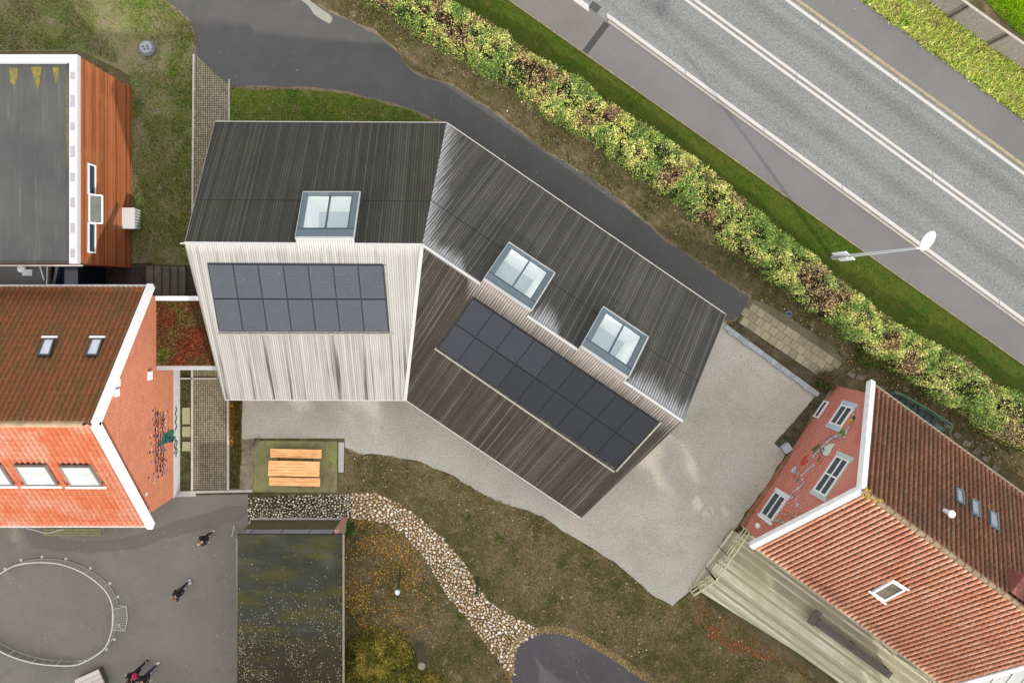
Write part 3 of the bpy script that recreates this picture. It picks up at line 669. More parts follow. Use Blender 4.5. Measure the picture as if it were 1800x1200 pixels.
def bil(q, s, t):  # q = TL,TR,BR,BL ; s left->right ; t top->bottom
    return (q[0]*(1-s)+q[1]*s)*(1-t)+(q[3]*(1-s)+q[2]*s)*t
holes = {}
def skylight(px, pl, rise, label, fl=.115, frr=.12, ft=.05, fb=.20, openl=False):
    up = off_pl(pl, rise); q = [hit(x, y, *up) for x, y in px]; n = pl[1]
    I = [bil(q, s, t) for s, t in ((fl, ft+.02), (1-frr, ft+.02), (1-frr, 1-fb), (fl, 1-fb))]
    proj = lambda p, d: p-n*d
    Ih = [proj(p, rise) for p in I]
    sl = bpy.data.objects.new('skylight', None); COL.objects.link(sl); sl.parent = nb; sl.location = proj(bil(q, .5, .5), rise)-nb.location; sl['label'] = label
    m = MB()
    for k in range(4):
        j = (k+1) % 4
        m.face([q[k], q[j], I[j], I[k]][::-1]); m.face([proj(q[k], rise+.02), proj(q[j], rise+.02), q[j], q[k]][::-1]); m.face([I[k], I[j], proj(I[j], .07), proj(I[k], .07)][::-1])
    # raised bars on the frame
    zb = lambda s0, t0, s1, t1, wd, h: m.beam(bil(q, s0, t0)+n*h/2, bil(q, s1, t1)+n*h/2, wd, h, up=n)
    m.build('frame', M_zinc, sl)
    e = MB(); e.beam(q[0]+n*.02, q[1]+n*.02, .04, .05, up=n); e.beam(q[1]+n*.02, q[2]+n*.02, .06, .05, up=n); e.beam(q[0]+n*.02, q[3]+n*.02, .025, .05, up=n)
    e.beam(q[3]-n*.0, q[2]-n*.0, .09, .09, up=n)
    e.build('edge_trim', M_flash, sl)
    d = MB()
    a, b = bil(I, .5, 0), bil(I, .5, 1); d.beam(a-n*.03, b-n*.03, .07, .08, up=n)
    d.beam(I[3]+n*.012, I[2]+n*.012, .03, .03, up=n); d.beam(I[1]+n*.012, I[2]+n*.012, .03, .03, up=n); d.beam(bil(q, 0, 1-fb)+n*.01, bil(q, 1, 1-fb)+n*.01, .025, .02, up=n)
    d.build('glazing_bar', M_zincd, sl)
    for s0, s1 in ((0, .485), (.515, 1)):
        p = MB(); dz = -.05
        w4 = [bil(I, s, t)+n*dz for s, t in ((s0, 0), (s1, 0), (s1, 1), (s0, 1))]
        if openl and s0 == 0:
            w4 = [w4[0]+n*.16, w4[1]+n*.16, w4[2]+n*.02, w4[3]+n*.02]
            w4[0] += (w4[0]-w4[3]).normalized()*.1; w4[1] += (w4[1]-w4[2]).normalized()*.1
        p.face(w4[::-1]); p.build('pane', GL, sl)
    # shaft: splayed far sides
    cen = (Ih[0]+Ih[1]+Ih[2]+Ih[3])/4
    fz = cen.z-1.05
    far = []
    for p in Ih:
        far.append(V((p.x, p.y, fz)))
    wv = (far[1]-far[0]); hv = (far[3]-far[0])
    far[0] = far[0]+hv*.30; far[1] = far[1]+hv*.30
    if cen.x < 0: far[0] = far[0]+wv*.14; far[3] = far[3]+wv*.14
    else: far[1] = far[1]-wv*.14; far[2] = far[2]-wv*.14
    sh = MB()
    for k in range(4):
        j = (k+1) % 4; sh.face([I[k]-n*.07, I[j]-n*.07, Ih[j]-n*.2, Ih[k]-n*.2][::-1]); sh.face([Ih[k]-n*.2, Ih[j]-n*.2, far[j], far[k]][::-1])
    sh.build('shaft', M_room, sl)
    f = MB(); f.face([p+V((0, 0, .002)) for p in far][::-1]); f.build('shaft_floor', M_floor, sl)
    return [p+(p-cen)*.01 for p in Ih], q
h1, q1 = skylight([(533, 338), (633, 338), (622, 418), (519, 418)], PL_WN, .30, 'skylight on the west wing with its left pane ajar', .10, .13, openl=True)
h2, q2 = skylight([(894, 426), (975, 480), (934, 546), (850, 490)], PL_EN, .30, 'skylight nearer the fold of the angled wing')
h3, q3 = skylight([(1060, 539), (1139, 592), (1104, 664), (1021, 608)], PL_EN, .30, 'skylight nearer the free end of the angled wing')

def roof(name, outer, hls, mat, fr, label, th=.22):
    """outer quad = eave0, eave1, ridge1, ridge0 ; holes in the same order (eave-left, eave-right, ridge-right, ridge-left)"""
    m = MB(); m.fr = fr; dn = V((0, 0, -th)); n = len(hls)
    def pc(q):
        a = V(q[0]); nn = (V(q[1])-a).cross(V(q[2])-a)
        m.face(q if nn.z > 0 else q[::-1])
    if n == 0: pc(outer)
    else:
        cuts = [0]+[((hls[i][1]-outer[0]).dot(fr[1])+(hls[i+1][0]-outer[0]).dot(fr[1]))/2 for i in range(n-1)]+[None]
        Le = (outer[1]-outer[0]).dot(fr[1]); Lr = (outer[2]-outer[3]).dot(fr[1]); o3 = (outer[3]-outer[0]).dot(fr[1])
        es = [outer[0]]+[outer[0].lerp(outer[1], c/Le) for c in cuts[1:-1]]+[outer[1]]
        rs = [outer[3]]+[outer[3].lerp(outer[2], (c-o3)/Lr) for c in cuts[1:-1]]+[outer[2]]
        for i, h in enumerate(hls):
            o = [es[i], es[i+1], rs[i+1], rs[i]]
            for k in range(4): j = (k+1) % 4; pc([o[k], o[j], h[j], h[k]])
    m.fr = None
    for k in range(4):
        j = (k+1) % 4; m.face([outer[k]+dn, outer[j]+dn, outer[j], outer[k]], col=(0, 0, 0))
    o = m.build(name, mat, nb); o['label'] = label; return o
roof('roof_slope', [A_, B_, D_, C_], [h1], M_wn, FR_WN, 'dark grey north slope of the west wing')
roof('roof_slope', [B_, G_, H_, D_], [h2, h3], M_en, FR_EN, 'grey slope of the angled wing, white along the ridge')
roof('roof_slope', [E_, F_, D_, C_], [], M_ws, FR_WS, 'silvery white south slope of the west wing')
roof('roof_slope', [F_, I_, H_, D_], [], M_es, FR_ES, 'brown south slope of the angled wing')
# slope tongues that rise to the skylights
def tongue(q, fr, pl, mat):
    m = MB(); m.fr = fr; a, b = q[3], q[2]; n = pl[1]
    da = hit(0, 0, *pl) if False else None
    def foot(p): return p-fr[2]*( -.35)
    pts = []
    for p in (a, b):
        top = p-V((0, 0, .02)); pts.append(top)
    # run down the slope of the other side until just past the ridge
    ra = pts[0]-fr[2]*.75; rb = pts[1]-fr[2]*.75
    ra = ra-n*((ra-pl[0]).dot(n)-.012); rb = rb-n*((rb-pl[0]).dot(n)-.012)
    m.face([ra, rb, pts[1], pts[0]] if (rb-ra).cross(pts[1]-rb).z > 0 else [pts[0], pts[1], rb, ra])
    low = V((0, 0, -.6)); m.face([ra, pts[0], pts[0]+low]); m.face([rb, pts[1]+low, pts[1]])
    m.build('dormer_cheek', mat, nb)
tongue(q1, FR_WS, PL_WS, M_ws); tongue(q2, FR_ES, PL_ES, M_es); tongue(q3, FR_ES, PL_ES, M_es)
# ridge caps, fold flashing, eave trims
def ridge_part(a, b, gaps, d=.10):
    L = (b-a).length; u = (b-a)/L; t = 0
    for g0, g1 in gaps+[(L, L)]:
        if g0 > t: m = MB(); m.beam(a+u*t+V((0, 0, .02)), a+u*g0+V((0, 0, .02)), d, .05); m.build('ridge_cap', M_flash, nb)
        t = g1
def gp(q, a, b):
    u = (b-a).normalized(); return ((q[3]-a).dot(u), (q[2]-a).dot(u))
ridge_part(C_, D_, [gp(q1, C_, D_)]); ridge_part(D_, H_, [gp(q2, D_, H_), gp(q3, D_, H_)])
m = MB(); m.beam(D_+V((.0, 0, .0)), F_+V((-.05, 0, .01)), .16, .05); m.build('fold_flashing', M_flash, nb)
m = MB()
for a, b in ((A_, B_), (B_, G_), (E_, F_), (F_, I_)):
    c = (D_-(a+b)/2); c.z = 0; c.normalize(); m.beam(a-c*.02+V((0, 0, -.05)), b-c*.02+V((0, 0, -.05)), .05, .09)
m.build('eave_trim', M_edge, nb)
M_vt = flat('dark_verge', C(150, 146, 136, 2.0), .6)
for a, b in ((A_, C_), (C_, E_), (G_, H_), (H_, I_)):
    m = MB(); m.beam(a+V((0, 0, -.03)), b+V((0, 0, -.03)), .035, .10); m.build('verge_trim', M_vt, nb)
m = MB(); m.beam(P(317, 428, HR-.1), P(327, 427, HR-.1), .06, .06); m.build('ridge_tip', M_edge, nb)
# walls under the overhang
def inset(p, c, d=.45): v = V((c.x-p.x, c.y-p.y, 0)).normalized(); return V((p.x, p.y, 0))+v*d
cW = (A_+B_+E_+F_)/4; cE = (B_+G_+F_+I_)/4
w1 = [inset(A_, cW), V((B_.x, B_.y-.4, 0)), inset(G_, cE), inset(I_, cE), V((F_.x+.05, F_.y+.4, 0)), inset(E_, cW)]
m = MB(); M_wall = slat_mat('wall_cladding', C(60, 56, 50), C(96, 90, 80), C(140, 134, 124), .12)
for k in range(6):
    a = w1[k]; b = w1[(k+1) % 6]; L = (b-a).length; u = (b-a)/L
    hz = HE-.0; m.face([a, b, b+V((0, 0, hz)), a+V((0, 0, hz))][::-1], uv=[(0, 0), (L, 0), (L, hz), (0, hz)][::-1])
for e0, r, e1 in ((w1[0], C_, w1[5]), (w1[2], H_, w1[3])):
    md = V((r.x, r.y, HR-.3)); md = md+V(((e0.x+e1.x)/2-md.x, (e0.y+e1.y)/2-md.y, 0))*.0+ (V(((w1[0]+w1[2]+w1[3]+w1[5])/4))-V((r.x, r.y, 0))).normalized()*.45
    m.face([e0+V((0, 0, HE)), e1+V((0, 0, HE)), V((md.x, md.y, HR-.32))])
m.build('wall', M_wall, nb)

# solar panels
M_pv = NB('solar_cell', .35, .18); o_ = M_pv.tc.outputs['Object']
a_ = M_pv.n('ShaderNodeVertexColor', layer_name='Col').outputs[0]
mm = M_pv.math('ADD', .85, M_pv.math('MULTIPLY', M_pv.noise(o_, 3.5, 5, .65), .35)); cm_ = M_pv.n('ShaderNodeCombineColor', {0: mm, 1: mm, 2: mm}).outputs[0]
cc_ = M_pv.mix(1.0, a_, cm_, 'MULTIPLY'); dots = M_pv.step(M_pv.noise(o_, 17, 1, .5), .80, .83)
wx_ = M_pv.n('ShaderNodeUVMap', uv_map='UVMap').outputs[0]; sx_ = M_pv.n('ShaderNodeSeparateXYZ', {0: wx_}); gx_ = M_pv.step(M_pv.math('ABSOLUTE', M_pv.math('SUBTRACT', M_pv.math('FRACT', M_pv.math('MULTIPLY', sx_.outputs[0], 6)), .5)), .42, .5); gy_ = M_pv.step(M_pv.math('ABSOLUTE', M_pv.math('SUBTRACT', M_pv.math('FRACT', M_pv.math('MULTIPLY', sx_.outputs[1], 9)), .5)), .40, .5); cc_ = M_pv.mix(M_pv.math('MULTIPLY', M_pv.math('MAXIMUM', gx_, gy_), .35), cc_, (.02, .022, .028))
M_pv.out(M_pv.mix(dots, cc_, (.35, .36, .36))); M_pv = M_pv.m
M_pvf = flat('black_panel_frame', (.012, .014, .02), .4)
def array(px, pl, nc, label, base, jit):
    up = off_pl(pl, .08); n = pl[1]; q = [hit(x, y, *up) for x, y in px]; r = random.Random(nc)
    b = MB(); b.prism([p-n*.015+(p-(q[0]+q[2])/2)*.004 for p in q][::-1], -n*.06); o = b.build('mounting_tray', M_pvf, nb); o['label'] = label
    for j in range(2):
        for i in range(nc):
            c4 = [bil(q, s, t) for s, t in ((i/nc, j/2), ((i+1)/nc, j/2), ((i+1)/nc, (j+1)/2), (i/nc, (j+1)/2))]
            cen = (c4[0]+c4[2])/2; c4 = [cen+(p-cen)*.975 for p in c4]
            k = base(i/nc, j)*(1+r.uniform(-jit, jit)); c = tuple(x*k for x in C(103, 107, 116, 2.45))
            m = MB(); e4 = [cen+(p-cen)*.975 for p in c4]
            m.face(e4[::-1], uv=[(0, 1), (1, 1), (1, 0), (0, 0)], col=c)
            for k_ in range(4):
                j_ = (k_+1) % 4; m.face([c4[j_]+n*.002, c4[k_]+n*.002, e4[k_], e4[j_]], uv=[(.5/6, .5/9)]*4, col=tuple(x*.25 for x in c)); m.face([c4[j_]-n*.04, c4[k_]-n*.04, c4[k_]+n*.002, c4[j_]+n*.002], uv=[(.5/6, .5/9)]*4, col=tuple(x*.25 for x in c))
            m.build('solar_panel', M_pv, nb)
array([(365, 464), (673, 466), (683, 583), (385, 583)], PL_WS, 7, 'black tray of the seven-column solar array', lambda s, j: 1.0, .06)
array([(832, 524), (1157, 742), (1081, 822), (770, 612)], PL_ES, 9, 'black tray of the nine-column solar array', lambda s, j: (.50-.22*min(1, max(0, (s+j*.15-.25)*4))), .05)  # upper-left panels coloured lighter, a sky reflection painted into the cells
m = MB(); U = off_pl(PL_WS, .03); m.beam(hit(384, 587, *U), hit(690, 587, *U), .07, .04, up=PL_WS[1]); m.beam(hit(677, 466, *U), hit(687, 587, *U), .07, .04, up=PL_WS[1])
U = off_pl(PL_ES, .03); m.beam(hit(764, 612, *U), hit(1080, 829, *U), .09, .04, up=PL_ES[1]); m.beam(hit(1083, 828, *U), hit(1162, 742, *U), .07, .04, up=PL_ES[1])
m.build('array_flashing', flat('weathered_flashing', C(178, 176, 160, 2.0), .7, var=.2, scale=6), nb)

# ---------------------------------------------------------------- pantile roofs
def tile_roof(name, e0, e1, r1, r0, mat, parent, tw=.22, th=.34, amp=.035, fu=10, seed=1, flip=False, clip=None):
    """e0,e1 eave ends, r1,r0 ridge ends"""
    n = (e1-e0).cross(r0-e0).normalized(); n = n if n.z > 0 else -n
    W = (e1-e0).length; Lv = ((e0+e1)/2-(r0+r1)/2).length; nc = round(W/tw); nr = round(Lv/th)
    us = np.arange(nc*fu+1)/(nc*fu); ph = (us*nc) % 1.0
    if flip: ph = 1-ph
    # pantile section: broad hollow and a narrow roll
    prof = np.where(ph < .58, -.55*np.sin(ph/.58*math.pi), 1.0*np.sin((ph-.58)/.42*math.pi))*amp
    vv = []; step = []
    for k in range(nr): vv += [k/nr, (k+1)/nr-1e-4]; step += [.022, 0.0]
    vv = np.array(vv); step = np.array(step)
    Uu, Vv = np.meshgrid(us, vv)
    E0, E1, R1, R0 = [np.array(p) for p in (e0, e1, r1, r0)]
    X = (E0*(1-Uu)[..., None]+E1*Uu[..., None])*(1-Vv)[..., None]+(R0*(1-Uu)[..., None]+R1*Uu[..., None])*Vv[..., None]
    X = X+np.array(n)*(prof[None, :]+step[:, None]+.03)[..., None]
    nv, nu = Uu.shape; l = np.array(root_loc(parent)); me = bpy.data.meshes.new(name)
    me.vertices.add(nu*nv); me.vertices.foreach_set("co", (X-l).astype(np.float32).ravel())
    i, j = np.meshgrid(np.arange(nu-1), np.arange(nv-1)); a = (j*nu+i).ravel(); q = np.stack([a, a+1, a+nu+1, a+nu], 1)
    d = (r0-e0).dot(n.cross((e1-e0)));
    if d < 0: q = q[:, ::-1]
    nf = len(q); me.loops.add(nf*4); me.loops.foreach_set("vertex_index", q.astype(np.int32).ravel())
    me.polygons.add(nf); me.polygons.foreach_set("loop_start", np.arange(0, nf*4, 4, dtype=np.int32)); me.polygons.foreach_set("loop_total", np.full(nf, 4, np.int32))
    me.polygons.foreach_set("use_smooth", np.ones(nf, bool))
    uvl = me.uv_layers.new(name='UVMap'); uvx = np.stack([(Uu*W).ravel()[q.ravel()], (Vv*Lv).ravel()[q.ravel()]], 1); uvl.data.foreach_set('uv', uvx.astype(np.float32).ravel())
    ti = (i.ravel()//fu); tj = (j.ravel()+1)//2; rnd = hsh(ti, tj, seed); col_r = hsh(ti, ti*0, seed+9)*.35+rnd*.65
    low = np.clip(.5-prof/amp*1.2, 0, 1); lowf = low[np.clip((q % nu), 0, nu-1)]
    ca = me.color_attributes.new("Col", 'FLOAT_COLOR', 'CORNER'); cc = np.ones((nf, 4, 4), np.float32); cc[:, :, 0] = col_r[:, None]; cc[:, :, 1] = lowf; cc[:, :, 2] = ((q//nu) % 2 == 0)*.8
    ca.data.foreach_set('color', cc.ravel()); me.materials.append(mat); me.update(calc_edges=True)
    return link(name, me, parent)
def ridge_tiles(a, b, mat, parent, r=.13, L=.4):
    m = MB(); d = (b-a); n = int(d.length/L); d.normalize(); s = d.cross(V((0, 0, 1))).normalized(); up = s.cross(d)
    rr = random.Random(3)
    for i in range(n):
        p = a+d*(i*L); q = p+d*(L*1.0); k = .75+.4*rr.random(); pr = [(-1, -.35), (-.75, .35), (-.3, .8), (.3, .8), (.75, .35), (1, -.35)]
        A1 = [p+s*x*r+up*(y*r+.02) for x, y in pr]; B1 = [q+s*x*r*.9+up*(y*r*.9) for x, y in pr]
        for t in range(5): m.face([A1[t], A1[t+1], B1[t+1], B1[t]][::-1], col=(k, k, k))
        m.face(A1, col=(k, k, k))
    return m.build('ridge_tiles', mat, parent)

# ---------------------------------------------------------------- brick house on the left
XW = (316-NX)*H/F; ZE, ZR = 3.7, 8.15
XE = XW+.30; YN = (NY-505)*(H-ZE)/F; YS = (NY-922)*(H-ZE)/F; YR = (NY-745)*(H-ZR)/F; XL = -34.0
lb = empty('brick_house', ((XW-4), YR, 0), 'red brick gabled house with orange pantiles, seaweed-green wall mosaic and a row of roof windows', 'house')
e_s0, e_s1, r0, r1 = V((XL, YS, ZE)), V((XE, YS, ZE)), V((XL, YR, ZR)), V((XE, YR, ZR)); e_n0, e_n1 = V((XL, YN, ZE)), V((XE, YN, ZE))
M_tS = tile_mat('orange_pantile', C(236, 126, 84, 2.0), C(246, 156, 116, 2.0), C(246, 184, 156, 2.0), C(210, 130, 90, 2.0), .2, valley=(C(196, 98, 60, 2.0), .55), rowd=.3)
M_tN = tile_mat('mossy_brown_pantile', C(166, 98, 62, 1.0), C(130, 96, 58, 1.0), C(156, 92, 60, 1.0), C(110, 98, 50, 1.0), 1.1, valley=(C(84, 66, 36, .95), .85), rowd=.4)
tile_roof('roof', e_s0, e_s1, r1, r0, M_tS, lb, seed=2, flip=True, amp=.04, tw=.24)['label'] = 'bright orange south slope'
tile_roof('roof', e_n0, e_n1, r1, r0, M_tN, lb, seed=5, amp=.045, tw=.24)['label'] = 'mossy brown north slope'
ridge_tiles(V((XL, YR, ZR+.06)), V((XE-.05, YR, ZR+.06)), flat('lichen_ridge', C(200, 168, 134, 1.9), .9, var=.3, scale=2.5), lb)
for a, b in ((e_s1, r1), (e_n1, r1)):
    m = MB(); dn = V((0, 0, .02)); m.beam(a+dn+(a-b).normalized()*.1, b+dn, .26, .30); m.build('bargeboard', WHITE, lb)
m = MB(); m.beam(V((XL, YS-.07, ZE-.06)), V((XE, YS-.07, ZE-.06)), .12, .10); m.beam(V((XL, YN+.07, ZE-.06)), V((XE, YN+.07, ZE-.06)), .12, .10)
m.build('gutter', flat('pale_gutter', (.40, .38, .35), .5), lb)
M_brL = brick_mat('orange_brick', C(224, 128, 92, 1.7), C(196, 104, 74, 1.7), C(236, 176, 144, 1.7), .24, .095, .016, blot=C(206, 134, 108, 1.75), spk=.6)
yS, yN = YS+.38, YN-.38; zs = ZE+.38*(ZR-ZE)/abs(YR-YS)
m = MB(); PLN = .72
def gy(y, z): return V((XW, y, z))
m.fr = (V((XW, 0, 0)), V((0, 1, 0)), V((0, 0, 1)))
m.face([gy(yS, PLN), gy(yN, PLN), gy(yN, zs-.05), gy(YR, ZR-.08), gy(yS, zs-.05)])
m.fr = (V((0, yS, 0)), V((1, 0, 0)), V((0, 0, 1))); m.face([V((XL, yS, 0)), V((XW, yS, 0)), V((XW, yS, zs-.05)), V((XL, yS, zs-.05))])
m.face([V((XW, yN, 0)), V((XL, yN, 0)), V((XL, yN, zs-.05)), V((XW, yN, zs-.05))])
m.build('wall', M_brL, lb)
m = MB(); m.prism([V((XW+.02, yS-.02, PLN)), V((XW+.02, yN+.02, PLN)), V((XW-.3, yN+.02, PLN)), V((XW-.3, yS-.02, PLN))], (0, 0, -PLN)); m.build('plinth', flat('white_plinth', C(196, 194, 192, 1.3), .8, var=.08), lb)
PLG = (V((XW, 0, 0)), V((1, 0, 0)))
def on_wall(px, py, pl, d=.012): p = hit(px, py, *pl); return p+pl[1]*d
def wall_quad(m, x, y, wy, wz, pl, du, col, d=.012, a=0.0):
    """small tile on a wall centred on photo pixel x,y ; size in metres"""
    c = on_wall(x, y, pl, d); ca, sa = math.cos(a), math.sin(a); u = du*ca+V((0, 0, 1))*sa; v = V((0, 0, 1))*ca-du*sa
    m.face([c-u*wy-v*wz, c+u*wy-v*wz, c+u*wy+v*wz, c-u*wy+v*wz] if (u.cross(v)).dot(pl[1]) > 0 else [c-u*wy-v*wz, c-u*wy+v*wz, c+u*wy+v*wz, c+u*wy-v*wz], col=col)
m = MB(); r = random.Random(11); DU = V((0, 1, 0)); drk = [C(70, 40, 44, 1.6), C(50, 60, 56, 1.6), C(96, 40, 50, 1.6), C(60, 44, 70, 1.6)]
for x0 in (273.5, 277.5, 282.5, 286.5):
    y = 722+r.uniform(0, 8)
    while y < 830:
        wall_quad(m, x0+r.uniform(-1.3, 1.3), y, .03+r.random()*.03, .04, PLG, DU, r.choice(drk), a=r.uniform(-.7, .7)); y += r.uniform(2.0, 3.6)
pal = [C(150, 40, 44, 1.6), C(240, 180, 90, 1.6), C(130, 110, 130, 1.6), C(90, 50, 60, 1.6), C(230, 210, 200, 1.6), C(140, 120, 190, 1.6), C(236, 130, 110, 1.6), C(60, 80, 110, 1.6)]
for _ in range(95):
    wall_quad(m, r.gauss(277, 9), r.uniform(714, 848), .05, .06, PLG, DU, r.choice(pal), a=r.uniform(-1, 1))
body = [(300, 756), (309, 753), (312, 758), (311, 770), (306, 774), (296, 777), (286, 781), (278, 786), (279, 779), (284, 773), (287, 765), (293, 760)]
m.face([on_wall(x, y, PLG, .018) for x, y in body][::1], col=C(44, 104, 92, 1.7))
for _ in range(40):
    x, y = r.uniform(286, 308), r.uniform(757, 776); wall_quad(m, x, y, .05, .05, PLG, DU, r.choice([C(30, 84, 80, 1.7), C(74, 150, 118, 1.7), C(50, 90, 120, 1.7)]), .023, r.uniform(-1, 1))
for ys, x0 in ((list(range(716, 756, 3)), 309), (list(range(774, 804, 3)), 310), (list(range(772, 798, 3)), 307)):
    for i, y in enumerate(ys): wall_quad(m, x0+1.2*math.sin(i*1.3), y, .05, .045, (V((XW+.02, 0, 0)), V((1, 0, 0))), DU, C(30, 66, 62, 1.6), .014, math.sin(i)*.6)
wall_quad(m, 257, 868, .07, .09, PLG, DU, (.6, .6, .58), a=.7)
m.build('wall_mosaic', attr_mat('mosaic_glaze', .4, .5, .1), lb)
# window lights under the verge, white wall lamp
m = MB()
for x, y, hy, hz in ((204, 673, .16, .34), (203, 690, .16, .34), (262, 660, .2, .3)):
    c = hit(x, y, *PLG); m = MB(); m.box(c+V((.05, 0, 0)), (.1, hy*2, hz)); m.build('wall_box', WHITE, lb)
def roof_window(px, pl, parent, lab=None, glass=None, trim=None, fw=.09, rise=.10, sill=None):
    up = off_pl(pl, rise); n = pl[1]; q = [hit(x, y, *up) for x, y in px]; cen = (q[0]+q[2])/2
    wn = bpy.data.objects.new('roof_window', None); COL.objects.link(wn); wn.parent = parent; wn.location = cen-root_loc(parent)
    if lab: wn['label'] = lab
    m = MB(); I = []
    for p in q:
        I.append(p)
    e = [(q[1]-q[0]).normalized(), (q[2]-q[1]).normalized()]
    I = [q[0]+e[0]*fw+e[1]*fw, q[1]-e[0]*fw+e[1]*fw, q[2]-e[0]*fw-e[1]*fw, q[3]+e[0]*fw-e[1]*fw]
    for k in range(4):
        j = (k+1) % 4; m.face([q[k], q[j], I[j], I[k]][::-1]); m.face([q[k]-n*(rise+.02), q[j]-n*(rise+.02), q[j], q[k]][::-1]); m.face([I[k], I[j], I[j]-n*.05, I[k]-n*.05][::-1])
    m.build('frame', trim or M_zincd, wn)
    g = MB(); g.face([p-n*.04 for p in I][::-1]); g.build('pane', glass or GLASS_L, wn)
    if sill:
        s = MB(); a, b = q[3]+n*.02, q[2]+n*.02; s.beam(a-(b-a)*.14, b+(b-a)*.14, .12, .03, up=n); s.build('flashing', sill, wn)
    return wn
PL_LS = plane(r0, r1, e_s0); PL_LN = plane(r0, r1, e_n0)
roof_window([(181, 856), (144, 822), (102, 822), (124, 856)][::1] if False else [(103, 821), (157, 821), (179, 856), (124, 856)], off_pl(PL_LS, .10), lb, 'rightmost of the sunlit roof windows', fw=.055, trim=flat('brown_frame', (.16, .15, .14), .5), glass=flat('bright_blind', (.36, .37, .37), .3, .5, var=.2, scale=1.5), sill=WHITE)
roof_window([(24, 820), (79, 820), (101, 855), (46, 855)], off_pl(PL_LS, .10), lb, 'middle sunlit roof window', fw=.055, trim=flat('brown_frame', (.16, .15, .14), .5), glass=flat('bright_blind', (.36, .37, .37), .3, .5, var=.2, scale=1.5), sill=WHITE)
roof_window([(-55, 820), (0, 820), (23, 855), (-32, 855)], off_pl(PL_LS, .10), lb, 'sunlit roof window cut by the photo edge', fw=.055, trim=flat('brown_frame', (.16, .15, .14), .5), glass=flat('bright_blind', (.36, .37, .37), .3, .5, var=.2, scale=1.5), sill=WHITE)
for x0, lab in ((64, 'left roof window in the mossy slope'), (148, 'right roof window in the mossy slope')):
    roof_window([(x0+12, 593), (x0+33, 593), (x0+23, 624), (x0, 624)], PL_LN, lb, lab, trim=DARK, glass=flat('pale_blind', C(188, 190, 196, 1.2), .4, .4), fw=.07, rise=.17)
    q = MB(); q.beam(hit(x0+9, 592, *off_pl(PL_LN, .19)), hit(x0+37, 592, *off_pl(PL_LN, .19)), .09, .04, up=PL_LN[1]); q.build('window_flashing', WHITE2, lb)

# ---------------------------------------------------------------- link with sedum roof
lk = empty('link_building', P(325, 585), 'low link building with a reddish sedum roof between the brick house and the timber building', 'building')
ZL = 2.55
x0, x1 = P(275, 0, ZL).x, P(375, 0, ZL).x; x0 = XW+.02; x1 = P(380, 0, ZL).x+.3; y1 = P(0, 528, ZL).y; y0 = P(0, 643, ZL).y
m = MB(); m.box(((x0+x1)/2, (y0+y1)/2, ZL-.12), (x1-x0, y1-y0, .22)); o = m.build('sedum_base', ground_mat('sedum_soil', C(96, 56, 38, KS), C(84, 66, 40, KS), C(120, 60, 44, KS), 1.2, 4, .3, 30), lk)
m = MB(); m.beam(V((x0, y1+.1, ZL)), V((x1, y1+.1, ZL)), .22, .25); m.build('parapet', WHITE, lk)
m = MB(); m.beam(V((x0, y0-.1, ZL-.08)), V((x1, y0-.1, ZL-.08)), .2, .14); m.build('gutter', STEEL, lk)
m = MB(); m.box(((x0+x1)/2, (y0+y1)/2, (ZL-.25)/2), (x1-x0-.02, y1-y0-.2, ZL-.25)); m.build('wall', flat('dark_glazed_wall', (.05, .055, .06), .3), lk)
m = MB()
for t in (.1, .45, .8): m.beam(V((x0+(x1-x0)*t, y0+.06, .1)), V((x0+(x1-x0)*t, y0+.06, ZL-.3)), .07, .05, up=V((0, 1, 0)))
m.beam(V((x0, y0+.05, .12)), V((x1, y0+.05, .12)), .06, .1); m.build('window_frame', WHITE2, lk)
sx = rng.uniform(x0+.05, x1-.05, 9000); sy = rng.uniform(y0+.03, y1-.03, 9000)
nvv = vnoise(sx, sy, .9, 4)
o = blades('sedum', np.stack([sx, sy, np.full(9000, ZL-.01)], 1), pick(rng, 9000, [C(170, 84, 56, KS), C(150, 84, 56, KS), C(124, 92, 58, KS), C(140, 120, 74, KS), C(120, 130, 62, KS)], None, nvv, .35), GRASSB, rng, (.03, .09), (.02, .045), parent=lk)
o['kind'] = 'stuff'

# ---------------------------------------------------------------- wooden flat roofed building
ZF = 4.8; XF = P(136, 0, ZF).x; YFn = P(0, 96, ZF).y; YFs = P(0, 465, ZF).y; XFb = -17.9
wb = empty('wooden_building', (XFb-4, (YFn+YFs)/2, 0), 'flat-roofed building clad in red-brown boards with a white parapet', 'building')
def hboard():
    s = NB('red_boards', .6, .35); uv = s.n('ShaderNodeUVMap', uv_map='UVMap').outputs[0]; sp = s.n('ShaderNodeSeparateXYZ', {0: uv})
    q = s.math('DIVIDE', sp.outputs[1], .125); fl = s.math('FLOOR', q); fr = s.math('SUBTRACT', q, fl)
    r1 = s.n('ShaderNodeTexWhiteNoise', {'W': fl}, noise_dimensions='1D').outputs[0]
    st = s.noise(s.mapv(uv, (.5, 9, 1)), 1.0, 6, .65); big = s.noise(uv, .45, 4, .6)
    col = s.mix(s.step(s.math('ADD', s.math('MULTIPLY', r1, .45), s.math('MULTIPLY', st, .7)), .3, .85), C(122, 66, 38, 1.25), C(186, 112, 70, 1.25))
    col = s.mix(s.math('MULTIPLY', s.step(big, .5, .66), .45), col, C(164, 110, 58, 1.25))
    g = s.step(s.math('ABSOLUTE', s.math('SUBTRACT', fr, .5)), .42, .49)
    col = s.mix(s.math('MULTIPLY', g, .55), col, C(60, 28, 18, 1.45)); s.bump(s.math('SUBTRACT', 1.0, g), .5, .012); return s.out(col)
XW0 = -34.0
